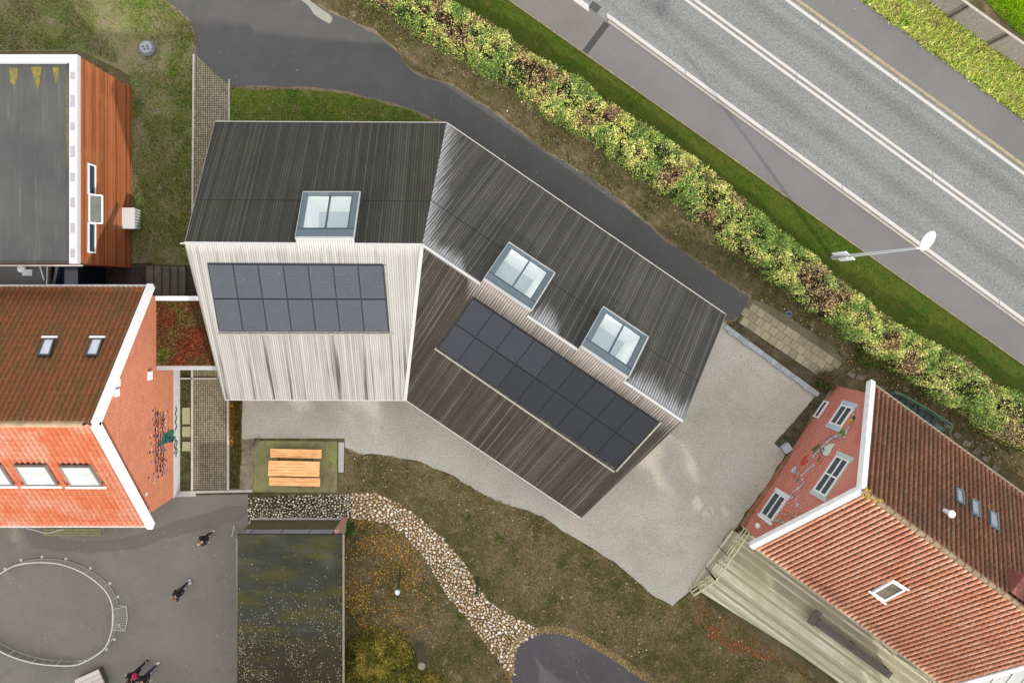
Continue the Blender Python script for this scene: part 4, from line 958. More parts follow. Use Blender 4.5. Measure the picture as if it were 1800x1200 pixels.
m = MB(); m.fr = (V((XFb, YFs, 0)), V((0, 1, 0)), V((0, 0, 1))); m.face([V((XFb, YFs+.08, 0)), V((XFb, YFn-.02, 0)), V((XFb, YFn-.02, ZF-.1)), V((XFb, YFs+.08, ZF-.1))])
m.fr = (V((0, 0, 0)), V((1, 0, 0)), V((0, 0, 1))); m.face([V((XFb, YFn-.02, 0)), V((XW0, YFn-.02, 0)), V((XW0, YFn-.02, ZF-.1)), V((XFb, YFn-.02, ZF-.1))])
m.face([V((XW0, YFs+.08, 0)), V((XFb, YFs+.08, 0)), V((XFb, YFs+.08, ZF-.1)), V((XW0, YFs+.08, ZF-.1))])
m.build('wall', hboard(), wb)
s = NB('roofing_felt', .55, .4); o_ = s.tc.outputs['Object']
col = s.mix(s.step(s.noise(o_, .25, 5, .6), .35, .65), C(112, 112, 108, KS*2.5), C(92, 93, 94, KS*2.5))
col = s.mix(s.math('MULTIPLY', s.step(s.noise(s.mapv(o_, (4, .35, 1)), 1.0, 5, .7), .5, .7), .5), col, C(130, 128, 112, KS*1.8))
sp = s.n('ShaderNodeSeparateXYZ', {0: o_}); fx = s.math('FRACT', s.math('DIVIDE', sp.outputs[0], 1.0)); col = s.mix(s.math('MULTIPLY', s.step(s.math('ABSOLUTE', s.math('SUBTRACT', fx, .5)), .47, .5), .5), col, C(60, 60, 58, KS))
M_felt = s.out(col)
m = MB(); m.box(((XW0+XF)/2, (YFn+YFs)/2, ZF-.32), (XF-XW0-.1, YFn-YFs-.1, .3)); m.build('roof', M_felt, wb)
m = MB(); pw = .36
m.box((XF-pw/2, (YFn+YFs)/2+.02, ZF-.12), (pw, YFn-YFs-.04, .26), col=C(214, 212, 216, 1.6)); m.box(((XW0+XF-pw)/2, YFn-pw/2, ZF-.12), (XF-pw-XW0, pw, .26), col=C(214, 212, 216, 1.6))
yy = YFs+.5
while yy < YFn-.6:
    m.box((XF-pw/2-.02, yy, ZF+.012), (.2, .42+.1*math.sin(yy*3), .006), col=C(176, 174, 180, 1.6)); yy += 1.12
m.build('parapet', VCOL, wb)
m = MB(); m.box(((XW0+XF)/2, YFs-.03, ZF-.3), (XF-XW0+.1, .06, .12)); m.build('eave_trim', M_edge, wb)
m = MB(); rz = ZF-.165
def stain(pts): m.face([P(x, y, rz) for x, y in pts][::-1])
stain([(16, 119), (31, 119), (30, 140), (25, 150), (18, 146)]); stain([(54, 118), (73, 118), (70, 140), (67, 160), (62, 146)]); stain([(92, 118), (104, 118), (103, 138), (98, 148)]); stain([(118, 300), (122, 250), (121, 200), (119, 150), (117, 120), (116, 200)])
s = NB('yellow_lichen', .95, .1); o_ = s.tc.outputs['Object']; m.build('lichen_stain', s.out(s.mix(s.step(s.noise(o_, 5, 5, .7), .4, .6), C(146, 132, 60, KS*1.3), C(110, 106, 80, KS*1.3))), wb)
PLW = (V((XFb, 0, 0)), V((1, 0, 0)))
def wall_window(px, pl, parent, du, frame=WHITE, glass=GLASS_D, fw=.07, mull=(), bars=(), lab=None, out=.05, glass_d=.0):
    """px: four photo corners in order; du: wall direction"""
    n = pl[1]; q = [hit(x, y, *pl) for x, y in px]
    us = [p.dot(du) for p in q]; zs_ = [p.z for p in q]; u0, u1, z0, z1 = min(us), max(us), min(zs_), max(zs_)
    if len(px) == 2: pass
    base = q[0]-du*q[0].dot(du)-V((0, 0, q[0].z)); A = lambda u, z, d=0: base+du*u+V((0, 0, z))+n*d
    wn = bpy.data.objects.new('window', None); COL.objects.link(wn); wn.parent = parent; wn.location = A((u0+u1)/2, z0)-root_loc(parent)
    if lab: wn['label'] = lab
    m = MB(); h = fw/2
    m.beam(A(u0, z0+h, out/2), A(u1, z0+h, out/2), out+.02, fw); m.beam(A(u0, z1-h, out/2), A(u1, z1-h, out/2), out+.02, fw)
    for u in [u0+h]+[u0+(u1-u0)*t for t in mull]+[u1-h]: m.beam(A(u, z0+fw, out/2), A(u, z1-fw, out/2), fw, out, up=n)
    for t in bars: m.beam(A(u0+fw, z0+(z1-z0)*t, out/2), A(u1-fw, z0+(z1-z0)*t, out/2), out-.01, fw)
    m.build('frame', frame, wn)
    g = MB(); e = [A(u0+h, z0+h, .015), A(u1-h, z0+h, .015), A(u1-h, z1-h, .015), A(u0+h, z1-h, .015)]
    g.face(e if (e[1]-e[0]).cross(e[2]-e[1]).dot(n) > 0 else e[::-1]); g.build('pane', glass, wn)
    return wn, (A, u0, u1, z0, z1)
for ya, yb, lab in ((291, 341, 'upper fixed strip window in the boarded wall'), (393, 444, 'lower fixed strip window in the boarded wall')):
    wall_window([(154, ya), (167, ya), (167, yb), (154, yb)], PLW, wb, V((0, 1, 0)), fw=.06, lab=lab)
wn = bpy.data.objects.new('window', None); COL.objects.link(wn); wn.parent = wb; c = hit(165, 368, *PLW); wn.location = c-wb.location; wn['label'] = 'awning window tilted open in the boarded wall'
z1, z0 = hit(156, 368, *PLW).z, hit(166, 368, *PLW).z; ya, yb = hit(160, 343, *PLW).y, hit(160, 392, *PLW).y
t0, t1, b0, b1 = V((XFb+.02, ya, z1)), V((XFb+.02, yb, z1)), V((XFb+.42, ya, z0+.1)), V((XFb+.42, yb, z0+.1))
m = MB()
for a, b in ((t0, t1), (b0, b1), (t0, b0), (t1, b1)): m.beam(a, b, .06, .05)
m.build('frame', WHITE, wn); m = MB(); m.face([b0, b1, t1, t0]); m.build('pane', flat('open_sash_glass', C(104, 110, 100, 1.7), .1, .6, var=.2, scale=2), wn)
m = MB(); c = hit(226, 386, *PLW); m.box(V((XFb+.3, c.y, .62)), (.56, .98, .62), col=C(196, 196, 192, 1.3)); m.box(V((XFb+.3, c.y, .96)), (.62, 1.04, .05), col=C(214, 214, 212, 1.3))
for k in range(6): m.box(V((XFb+.59, c.y-.36+k*.145, .6)), (.02, .03, .5), col=C(110, 120, 124, 1.2))
m.build('metal_box', VCOL, None); tag(bpy.data.objects['metal_box'], 'white metal ventilation box against the red-brown boarded wall', 'ventilation box')

# glazed entrance between the buildings
en = empty('glazed_porch', P(60, 500), 'dark glazed porch with a round white roof dome beside the wooden building', 'porch')
m = MB(); xa, xb = XW0, P(86, 0, 3.0).x; ya, yb = P(0, 500, 3).y-.9, P(0, 462, 3.).y+.4
m.box(((xa+xb)/2, (ya+yb)/2, 2.9), (xb-xa, yb-ya, .2)); m.build('roof', flat('porch_felt', C(92, 90, 86, 1.2), .6, var=.15, scale=2), en)
m = MB(); m.ball(P(38, 472, 3.1), (.2, .2, .15)); m.build('dome', WHITE, en, smooth=True)
m = MB(); m.box(P(49, 479, 3.05), (.45, .3, .12)); m.build('roof_hatch', STEEL, en)
m = MB(); xc = P(137, 0, 2.4).x; m.box(((xb+xc)/2, (ya+yb)/2, 1.2), (xc-xb, yb-ya, 2.4)); m.build('glass', flat('night_glass', (.006, .012, .03), .08, .6, var=.3), en)
m = MB(); m.beam(P(101, 465, 2.5), P(94, 500, 2.5), .1, .08); m.beam(P(84, 465, 3.0), P(83, 500, 3.0), .05, .08); m.beam(P(70, 465, 3.1), P(78, 492, 3.1), .06, .08); m.build('glazing_bar', STEEL, en)

# steps and paved landing
M_dpav = brick_mat('dark_pavers', C(66, 56, 50, 1.0), C(54, 48, 44, 1.0), C(36, 32, 30, 1.0), .3, .3, .01, off=.0)
sheet('footpath', [(139, 463), (268, 463), (268, 535), (139, 535)], .012, M_dpav, 'dark paved passage between the buildings')
sheet('footpath', [(262, 466), (345, 466), (375, 540), (262, 540)], .010, M_dpav, 'dark paving at the foot of the steps')
m = MB(); M_st = flat('dark_concrete', C(84, 80, 70, 1.0), .9, var=.3, scale=3)
for i in range(5):
    xa, xb = 265+i*12.5, 265+(i+1)*12.5; hh = .5-.1*i
    a, b = P(xa, 468), P(xb, 533); m.box(((a.x+b.x)/2, (a.y+b.y)/2, hh/2), (b.x-a.x-.01, a.y-b.y, hh)); m.beam(V((b.x-.02, a.y, hh)), V((b.x-.02, b.y, hh)), .05, .03)
tag(m.build('steps', M_st), 'short flight of dark concrete steps in the shaded passage', 'steps')

wbn = empty('wall_bench', P(128, 930), 'olive weathered plank bench below the eave of the orange roof', 'bench'); m = MB(); a, b = P(76, 934, .45), P(178, 934, .45)
for k in range(3): m.beam(a-V((0, .13*k-.1, 0)), b-V((0, .13*k-.1, 0)), .115, .04)
m.build('seat', flat('olive_plank', C(126, 122, 88, 1.2), .8, var=.2, scale=5), wbn)
for x in (84, 126, 174): m = MB(); p = P(x, 934, .45); m.beam(V((p.x, p.y-.15, .2)), V((p.x, p.y+.12, .2)), .08, .4); m.build('leg', STEEL, wbn)
m = MB(); pr = [P(46, 928, .8), P(60, 931, .8), P(80, 937, .8), P(112, 930, .8)]
for a, b in zip(pr[:-1], pr[1:]): m.tube(a, b, .025, n=6)
for p in pr[::2]: m.tube(V((p.x, p.y, 0)), p, .02, n=6)
tag(m.build('hand_rail', STEEL), 'thin curved metal rail under the orange eave left of the plank bench', 'handrail')
# ---------------------------------------------------------------- mural house on the right
ze, zr = 3.04, 6.75
n1, n2 = P(1531, 674, ze), P(1324, 957, ze); rA = P(1514, 860, zr)
gd = (n2-n1).normalized()                       # along the gable towards lower left
du_ = V((-gd.y, gd.x, 0)); du_ = du_ if du_.x > 0 else -du_
Lh = 15.5
rh = empty('mural_house', rA*1.0+du_*4-V((0, 0, zr)), 'red brick gabled house with ribbed brown pantiles, mosaic gable and pale blue window surrounds', 'house')
n1b, n2b, rB = n1+du_*Lh, n2+du_*Lh, rA+du_*Lh
PL_RN, PL_RS = plane(rA, rB, n1), plane(rA, rB, n2)
# far verge of the south-west slope found from the photo
pe = hit(1742, 1180, *PL_RS); Ls = (pe-n2).dot(du_)
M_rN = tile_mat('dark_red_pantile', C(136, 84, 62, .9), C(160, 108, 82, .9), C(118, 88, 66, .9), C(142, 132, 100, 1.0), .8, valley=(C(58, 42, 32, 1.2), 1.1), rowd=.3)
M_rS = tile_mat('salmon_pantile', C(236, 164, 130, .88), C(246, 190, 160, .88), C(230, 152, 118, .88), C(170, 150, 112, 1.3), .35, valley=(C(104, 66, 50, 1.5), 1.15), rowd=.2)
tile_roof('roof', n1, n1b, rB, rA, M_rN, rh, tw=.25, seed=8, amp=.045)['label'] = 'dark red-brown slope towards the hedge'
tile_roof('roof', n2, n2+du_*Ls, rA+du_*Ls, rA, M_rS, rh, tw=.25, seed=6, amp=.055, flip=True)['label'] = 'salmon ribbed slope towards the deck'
ridge_tiles(rA+V((0, 0, .05)), rB+V((0, 0, .05)), flat('lichen_ridge_grey', C(176, 150, 118, 2.1), .9, var=.35, scale=2.5), rh)
m = MB(); lich = C(214, 170, 60, 2.0)
r = random.Random(8)
for k in range(16): m.ball(rA+du_*r.uniform(0, .9)+gd*r.uniform(-.16, .16)+V((0, 0, .13)), (r.uniform(.04, .1), r.uniform(.04, .1), .05), 7, 4, col=tuple(x*r.uniform(.7, 1.1) for x in lich))
m.build('lichen_patch', VCOL, rh)
for a in (n1, n2):
    m = MB(); m.beam(a+(a-rA).normalized()*.1+V((0, 0, .02))-du_*.02, rA+V((0, 0, .02))-du_*.02, .24, .30); m.build('bargeboard', WHITE, rh)
m = MB(); m.beam(n2+du_*(Ls+.05), rA+du_*(Ls+.05), .2, .25); m.build('bargeboard', WHITE, rh)
m = MB()
for a, s_ in ((n1, -1), (n2, 1)):
    o = gd*s_*.06; m.beam(a+o+V((0, 0, -.06)), a+du_*(Lh if s_ < 0 else Ls)+o+V((0, 0, -.06)), .11, .10)
m.build('gutter', flat('pale_gutter_right', C(176, 168, 140, 1.8), .5), rh)
f1, f2 = P(1468, 677), P(1301, 922)
fd = (f2-f1).normalized(); fn = V((fd.y, -fd.x, 0)); fn = fn if fn.x < 0 else -fn
PLR = (f1, fn); Wf = (f2-f1).length; M_brR = brick_mat('red_brick', C(190, 88, 70, 1.2), C(156, 66, 52, 1.2), C(222, 170, 154, 1.2), .26, .105, .02, blot=C(184, 100, 84, 1.3), spk=.7)
M_brR2 = M_brR
ws = 3.25; m = MB(); m.fr = (f1, fd, V((0, 0, 1)))
mid = (f1+f2)/2; m.face([f2, f1, f1+V((0, 0, ws)), V((mid.x, mid.y, zr-.15)), f2+V((0, 0, ws))])
k1, k2 = f1+du_*Lh, f2+du_*Lh
m.fr = (f1, du_, V((0, 0, 1))); m.face([f1, k1, k1+V((0, 0, ws)), f1+V((0, 0, ws))]); m.face([k2, f2, f2+V((0, 0, ws)), k2+V((0, 0, ws))])
m.face([k1, k2, k2+V((0, 0, ws)), V(((k1+k2)/2).to_tuple()[:2]+(zr-.15,)), k1+V((0, 0, ws))]); m.build('wall', M_brR, rh)
# worn sandy band low on the wall
m = MB(); s = NB('worn_render', .9, .15); o_ = s.tc.outputs['Object']; WORN = s.out(s.mix(s.step(s.noise(o_, 3, 5, .7), .35, .65), C(170, 122, 96, 1.3), C(152, 96, 76, 1.3)))
a = f1+fd*Wf*.50; b = f2-fd*.05; m.fr = (f1, fd, V((0, 0, 1)))
m.prism([a+fn*.02, b+fn*.02, b+fn*.02+V((0, 0, .55)), a+fn*.02+V((0, 0, .40))][::-1], -fn*.02); m.build('worn_plinth', WORN, rh)
M_sur = flat('pale_blue_surround', C(196, 212, 222, 1.5), .6, var=.12, scale=8); M_sur2 = flat('pale_green_surround', C(196, 216, 206, 1.5), .6, var=.12, scale=8)
def rwin(px, lab, sur, mull, bars, teeth=True, sw=.20):
    wn, (A, u0, u1, z0, z1) = wall_window(px, PLR, rh, fd, fw=.075, mull=mull, bars=bars, lab=lab, glass=GLASS_D)
    if sur:
        m = MB(); e = .0
        for ua, ub in ((u0-sw-.01, u0-.01), (u1+.01, u1+sw+.01)):
            m = MB(); m.beam(A((ua+ub)/2, z0-.12, .02), A((ua+ub)/2, z1+.14, .02), ub-ua, .04, up=fn); m.build('surround', sur, wn)
        if teeth:
            k = u0+.04; m = MB()
            while k < u1: m.beam(A(k, z1+.015, .02), A(k, z1+.12, .02), .07, .04, up=fn); k += .15
            m.build('toothed_trim', sur, wn)
    return wn
rwin([(1480, 711), (1500, 720), (1476, 750), (1461, 741)], 'upper gable window with pale blue surround', M_sur, (), (.5,), False, .24)
rwin([(1473, 801), (1494, 811), (1451, 871), (1430, 861)], 'large four-pane gable window with toothed green surround', M_sur2, (.5,), (.5,), True)
rwin([(1365, 865), (1384, 876), (1354, 915), (1337, 902)], 'lower gable window with toothed white surround', WHITE, (), (.5,), True, .16)
rwin([(1451, 705), (1457.5, 706.5), (1436.5, 735), (1430, 732.5)], 'slim basement-height window', None, (), (), False)
m = MB(); r = random.Random(5)
def wq(x, y, s1, s2, col, a=0, d=.03): wall_quad(m, x, y, s1, s2, PLR, fd, col, d, a)
# white mosaic figure and chains of tiles
fig = [(1466, 779), (1468, 782), (1463, 790), (1458, 800), (1452, 802), (1447, 799), (1444, 792), (1450, 785), (1458, 781)]
m.face([on_wall(x, y, PLR, .03) for x, y in fig][::-1], col=C(226, 230, 222, 1.5))
for x, y, a in ((1446, 796, .8), (1449, 790, 1.1), (1441, 806, .4), (1443, 790, .9)): wq(x, y, .16, .03, C(50, 60, 66, 1.4), a, .04)
wht = [C(220, 222, 224, 1.5), C(196, 204, 214, 1.5), C(206, 196, 206, 1.5)]
def chain(p, wd=.07):
    for (xa, ya), (xb, yb) in zip(p[:-1], p[1:]):
        L = math.hypot(xb-xa, yb-ya); k = max(1, int(L/4.2))
        for i in range(k): t = i/k; wq(xa+(xb-xa)*t+r.uniform(-.7, .7), ya+(yb-ya)*t+r.uniform(-.7, .7), wd*r.uniform(.8, 1.3), wd*.8, r.choice(wht), r.uniform(-1, 1))
chain([(1497, 744), (1488, 760), (1470, 766), (1455, 777), (1442, 790), (1427, 805)], .08)
chain([(1503, 722), (1500, 733), (1495, 748), (1487, 762)], .07); chain([(1485, 768), (1476, 770), (1466, 768)], .05)
chain([(1431, 818), (1418, 828), (1410, 836), (1413, 848), (1405, 858), (1394, 866), (1388, 876), (1399, 874)], .075)
chain([(1399, 830), (1404, 833), (1410, 832)], .09); chain([(1404, 872), (1398, 880), (1403, 888)], .05)
wq(1396, 825, .17, .15, C(196, 216, 228, 1.5)); wq(1402, 888, .09, .09, C(190, 204, 226, 1.5)); wq(1402, 844, .1, .1, C(110, 140, 124, 1.4), .5)
for x, y in ((1414, 806), (1417, 811), (1410, 813), (1413, 815), (1416, 804)): wq(x, y, .09, .1, C(226, 66, 34, 1.5), r.uniform(0, 1.5))
for x, y in ((1480, 758), (1477, 761), (1483, 762)): wq(x, y, .12, .12, C(84, 160, 60, 1.5), r.uniform(0, 1.5))
for x, y in ((1432, 789), (1434, 795), (1438, 784)): wq(x, y, .09, .12, C(70, 110, 60, 1.5), r.uniform(0, 1.5))
for x, y in ((1495, 740), (1497, 744)): wq(x, y, .12, .12, C(214, 160, 50, 1.5), r.uniform(0, 1.5))
for x, y in ((1500, 733), (1502, 735)): wq(x, y, .09, .07, C(50, 60, 66, 1.5), r.uniform(0, 1.5))
for _ in range(26): wq(r.gauss(1383, 9), r.gauss(905, 9), .05, .05, r.choice([C(226, 150, 70, 1.5), C(220, 200, 190, 1.5), C(200, 110, 80, 1.5)]), r.uniform(0, 1.5))
for _ in range(22): wq(r.gauss(1370, 6), r.gauss(914, 5), .06, .05, r.choice([C(210, 214, 220, 1.5), C(90, 120, 150, 1.5), C(206, 180, 60, 1.5), C(200, 120, 70, 1.5)]), r.uniform(0, 1.5))
for _ in range(14): wq(r.gauss(1443, 5), r.gauss(817, 6), .05, .04, r.choice([C(224, 140, 60, 1.5), C(230, 190, 130, 1.5)]), r.uniform(0, 1.5))
for _ in range(18): wq(r.gauss(1462, 8), r.gauss(770, 4), .045, .045, C(170, 130, 150, 1.4), r.uniform(0, 1.5))
m.build('wall_mosaic', attr_mat('mosaic_glaze_right', .4, .5, .1), rh)
m = MB(); m.ball(on_wall(1334, 925, PLR, .06), (.14, .14, .14)); m.build('wall_lamp', flat('opal_lamp', (.62, .64, .56), .3), rh, smooth=True)
m = MB(); m.box(P(1380, 786)+V((0, 0, .14)), (.42, .40, .28), rz=.6, col=C(176, 184, 190, 1.3)); tag(m.build('utility_box', VCOL), 'small pale grey box at the foot of the mosaic gable', 'box')
for i, (px, lab) in enumerate((([(1682, 855), (1695, 862), (1697, 887), (1683, 879)], 'first of three small roof windows, nearest the gable'), ([(1709, 874), (1723, 881), (1725, 908), (1710, 900)], 'middle of three small roof windows'), ([(1741, 895), (1756, 903), (1758, 931), (1742, 922)], 'farthest of three small roof windows from the gable'))):
    roof_window(px, off_pl(PL_RN, .05), rh, lab, trim=M_zinc, glass=flat('grey_blind', C(150, 156, 160, 1.4), .4, .4), fw=.06, rise=.08)
m = MB(); b = hit(1660, 897, *off_pl(PL_RN, .05)); m.tube(b, b+V((0, 0, .42)), .10, .10); m.ball(b+V((0, 0, .45)), (.17, .17, .10)); m.build('vent_pipe', WHITE, rh)
roof_window([(1569, 1021), (1594, 1037), (1556, 1057), (1532, 1042)], off_pl(PL_RS, .05), rh, 'single roof window in the ribbed salmon slope', trim=WHITE, glass=flat('half_blind', C(120, 112, 96, 1.8), .3, .5, var=.5, scale=1.3), fw=.08, rise=.12)
m = MB(); 
for a, b in (((1528, 1038), (1558, 1062)), ((1569, 1019), (1598, 1037))): m.beam(hit(*a, *off_pl(PL_RS, .12)), hit(*b, *off_pl(PL_RS, .12)), .10, .03, up=PL_RS[1])
m.build('window_flashing', WHITE2, rh)
# brick stack with a pale cap near the far ridge
cb = hit(1790, 1030, *PL_RN); m = MB(); m.box(cb+V((0, 0, .0)), (1.3, .9, 1.3), rz=math.atan2(du_.y, du_.x)); m.build('chimney', flat('stack_brick', C(150, 92, 80, 1.7), .9, var=.3, scale=9), rh)
m = MB(); m.box(cb+du_*.5+V((0, 0, .86)), (1.3, 1.0, .12), rz=math.atan2(du_.y, du_.x)+.5); m.build('chimney_cap', flat('mossy_cap', C(196, 200, 176, 1.8), .7), rh)
# white roofed annex
ax = empty('white_annex', P(1780, 1230), 'annex with a flat white membrane roof at the end of the ribbed pantile slope', 'building')
q0 = n2+du_*(Ls+.2); za = 3.3
def xy(p, z): return V((p.x, p.y, z))
c0 = xy(q0+gd*.5, za); c1 = xy(q0-gd*8.5, za); c2 = c1+du_*7; c3 = c0+du_*7
m = MB(); m.prism([c0, c3, c2, c1] if (c3-c0).cross(c2-c3).z > 0 else [c1, c2, c3, c0], (0, 0, -.25)); m.build('roof', flat('white_membrane', C(236, 238, 234, 2.1), .5, var=.06), ax)
m = MB(); m.beam(c0+V((0, 0, .05)), c1+V((0, 0, .05)), .14, .1); m.beam(c0+V((0, 0, .05)), c3+V((0, 0, .05)), .14, .1)
for t in range(1, 12): m.beam(c0.lerp(c3, t/12)+V((0, 0, .02)), c1.lerp(c2, t/12)+V((0, 0, .02)), .03, .03)
m.build('roof_seam', WHITE, ax)
m = MB(); b0, b1, b2, b3 = [xy(p, za-.25) for p in (c0+du_*.3-gd*.3, c3-du_*.3-gd*.3, c2-du_*.3+gd*.3, c1+du_*.3+gd*.3)]
for a, b in ((b0, b1), (b1, b2), (b2, b3), (b3, b0)): m.face([xy(a, 0), xy(b, 0), b, a])
m.build('wall', M_brR2, ax)
m = MB(); w0 = xy(c0-du_*.0-gd*.0, 2.5)
m.beam(P(1690, 1192, 2.6), P(1715, 1184, 2.6), .05, .05); m.beam(P(1712, 1200, 2.6), P(1722, 1184, 2.6), .05, .05); m.build('downpipe', STEEL, ax)

# green basement railing behind the house
bs = empty('basement_stair', P(1620, 720), 'dark green steel stairwell railing with grating treads behind the pantile roof', 'stair')
M_green = flat('green_steel', C(60, 112, 84, 1.2), .5, var=.15); rail = [(1573, 690), (1585, 692), (1635, 720), (1676, 748), (1668, 760)]
m = MB(); zt = 1.0; pr = [P(x, y, zt) for x, y in rail]
for z in (1.0, .55):
    for a, b in zip(pr[:-1], pr[1:]): m.beam(xy(a, z), xy(b, z), .05, .05)
for a, b in zip(pr[:-1], pr[1:]):
    k = max(1, int((b-a).length/.16))
    for i in range(k+1): p = a.lerp(b, i/k); m.beam(xy(p, .05), xy(p, 1.0), .018, .018, up=V((1, 0, 0)))
m.build('railing', M_green, bs)
m = MB(); m.prism([P(1565, 690, .1), P(1590, 705, .1), P(1660, 752, .1), P(1640, 775, .1), P(1540, 712, .1)][::-1], (0, 0, -.12)); m.build('landing', flat('green_grating', C(84, 116, 104, 1.2), .6, var=.2, scale=4), bs)
m = MB()
for i in range(7):
    a = P(1576+i*11.5, 694+i*6.8, .25+.03*i); b = a+V((-.35, -.55, 0)); m.beam(a, b, .24, .04)
m.build('tread', flat('dark_grating', C(40, 58, 54, 1.1), .6), bs)

# ---------------------------------------------------------------- wooden deck
dk = empty('wooden_deck', P(1440, 1090), 'pale mossy board deck with rail and steps in front of the mural house', 'deck')
ZD = .45
s = NB('deck_boards', .85, .2); uv = s.n('ShaderNodeUVMap', uv_map='UVMap').outputs[0]; sp = s.n('ShaderNodeSeparateXYZ', {0: uv}); q = s.math('DIVIDE', sp.outputs[1], .13); fl = s.math('FLOOR', q); fr = s.math('SUBTRACT', q, fl)
r1 = s.n('ShaderNodeTexWhiteNoise', {'W': fl}, noise_dimensions='1D').outputs[0]; st = s.noise(s.mapv(uv, (1.6, 9, 1)), 1.0, 6, .8)
col = s.mix(s.step(s.math('ADD', s.math('MULTIPLY', r1, .45), s.math('MULTIPLY', st, .6)), .3, .78), C(124, 120, 100, .80), C(180, 175, 154, .80))
col = s.mix(s.math('MULTIPLY', s.step(s.noise(uv, .45, 5, .6), .42, .62), .6), col, C(140, 138, 110, .80)); col = s.mix(s.math('MULTIPLY', s.step(s.noise(uv, .8, 5, .7), .56, .7), .5), col, C(116, 114, 102, .80))
g = s.step(s.math('ABSOLUTE', s.math('SUBTRACT', fr, .5)), .42, .49); col = s.mix(s.math('MULTIPLY', g, .6), col, C(70, 66, 50, 1.3)); M_deck = s.out(col)
D1 = [(1305, 938), (1345, 945), (1420, 990), (1800, 1260), (1900, 1420), (1760, 1400), (1560, 1260), (1400, 1145), (1232, 1040), (1252, 1000)]
m = MB(); m.fr = (V((0, 0, 0)), du_, V((-du_.y, du_.x, 0))); pts = [P(x, y, ZD) for x, y in D1][::-1]; m.prism(pts, (0, 0, -ZD)); m.build('boards', M_deck, dk)
m = MB(); m.fr = (V((0, 0, 0)), gd, V((-gd.y, gd.x, 0)))
for i in range(2):
    z = ZD-.15*(i+1); o1 = V((-9*(i+1), -5*(i+1)))
    a, b = V((1302, 940)), V((1236, 1036)); pp4 = [a+o1*.9, b+o1*.9, b+o1*.0, a+o1*.0]; m.prism([P(p.x, p.y, z) for p in pp4], (0, 0, -z+.01))
m.build('step', M_deck, dk)
M_rail = flat('weathered_rail', C(206, 202, 164, 1.5), .7, var=.15, scale=6); m = MB()
zt = ZD+.9; ra, rb, rc = P(1318, 936, zt), P(1259, 1020, zt), P(1220, 1046, zt)
for a, b in ((ra, rb), (rb, rc)):
    m.beam(a, b, .07, .05); m.beam(a-V((0, 0, .38)), b-V((0, 0, .38)), .05, .05); m.beam(a-V((0, 0, .7)), b-V((0, 0, .7)), .04, .05)
    for t in (0, .33, .66, 1): p = a.lerp(b, t); m.beam(xy(p, ZD), p, .07, .07, up=V((1, 0, 0)))
m.build('railing', M_rail, dk)
m = MB()
for x1_, y1_, x2_, y2_ in ((1262, 958, 1280, 978), (1240, 996, 1257, 1019)): m.beam(P(x1_, y1_, .35), P(x2_, y2_, .9), .05, .06)
m.build('stair_string', DARK, dk)
bn = empty('wooden_bench', P(1500, 1130, ZD), 'long dark grey bench standing on the deck below the pantile eave', 'bench')
M_bw = flat('dark_wood', C(92, 84, 78, 1.3), .7, var=.2, scale=6); za = ZD+.48
a, b = P(1436, 1093, za), P(1566, 1187, za); sd_ = V((-(b-a).y, (b-a).x, 0)).normalized(); m = MB()
for k in (-1, 0, 1): m.beam(a+sd_*k*.125, b+sd_*k*.125, .11, .05)
m.build('seat', M_bw, bn)
for t in (.04, .5, .96): p = a.lerp(b, t); m = MB(); m.beam(p-sd_*.17-V((0, 0, .06)), p+sd_*.17-V((0, 0, .06)), .09, .07); m.beam(xy(p-sd_*.14, ZD), p-sd_*.14-V((0, 0, .06)), .09, .09, up=V((1, 0, 0))); m.beam(xy(p+sd_*.14, ZD), p+sd_*.14-V((0, 0, .06)), .09, .09, up=V((1, 0, 0))); m.build('leg', M_bw, bn)
m = MB(); e = P(1431, 1086, za); m.beam(e-sd_*.35, e+sd_*.45, .4, .05); m.build('end_shelf', M_bw, bn)
gp_ = empty('glass_screen', P(1610, 1180), 'low glass screen and dark frame beside the bench at the deck edge', 'screen')
m = MB(); m.face([P(1570, 1150, 1.2), P(1590, 1148, 1.2), P(1640, 1180, 1.2), P(1640, 1200, 1.2)][::-1]); m.build('pane', glass_mat('screen_glass', (.55, .57, .5), .2), gp_)
m = MB(); m.beam(P(1570, 1150, 1.2), P(1652, 1204, 1.2), .05, .05); m.beam(P(1590, 1147, 1.2), P(1660, 1195, 1.2), .05, .05); m.beam(P(1630, 1204, 1.2), P(1642, 1184, 1.2), .05, .05)
for x, y in ((1570, 1150), (1590, 1147), (1642, 1184)): p = P(x, y, 1.2); m.beam(xy(p, ZD), p, .05, .05, up=V((1, 0, 0)))
m.build('frame', M_rail, gp_)

# ---------------------------------------------------------------- mossy shed
ZS = 2.26; sx0, sx1 = P(417, 0, ZS).x, P(605, 0, ZS).x; sy1 = P(0, 939, ZS).y; sy0 = -24.5
sh = empty('mossy_shed', V(((sx0+sx1)/2, (sy0+sy1)/2, 0)), 'long shed with a dark mossy leaf-strewn flat roof beside the playground', 'shed')
s = NB('mossy_felt', .9, .2); o_ = s.tc.outputs['Object']
col = s.mix(s.step(s.noise(o_, .5, 5, .6), .35, .62), C(60, 60, 42, 1.5), C(66, 68, 60, 1.5))
col = s.mix(s.math('MULTIPLY', s.step(s.noise(s.mapv(o_, (.35, 1.6, 1)), 1.0, 5, .65), .45, .62), .8), col, C(84, 82, 44, 1.5))
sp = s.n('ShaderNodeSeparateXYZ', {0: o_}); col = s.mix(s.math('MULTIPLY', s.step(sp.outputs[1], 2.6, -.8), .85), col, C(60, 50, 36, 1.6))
col = s.mix(s.math('MULTIPLY', s.step(s.noise(s.mapv(o_, (.5, 2.2, 1), (0, 0, 0)), 1.0, 4, .65), .56, .68), .7), col, C(76, 80, 72, 1.5))
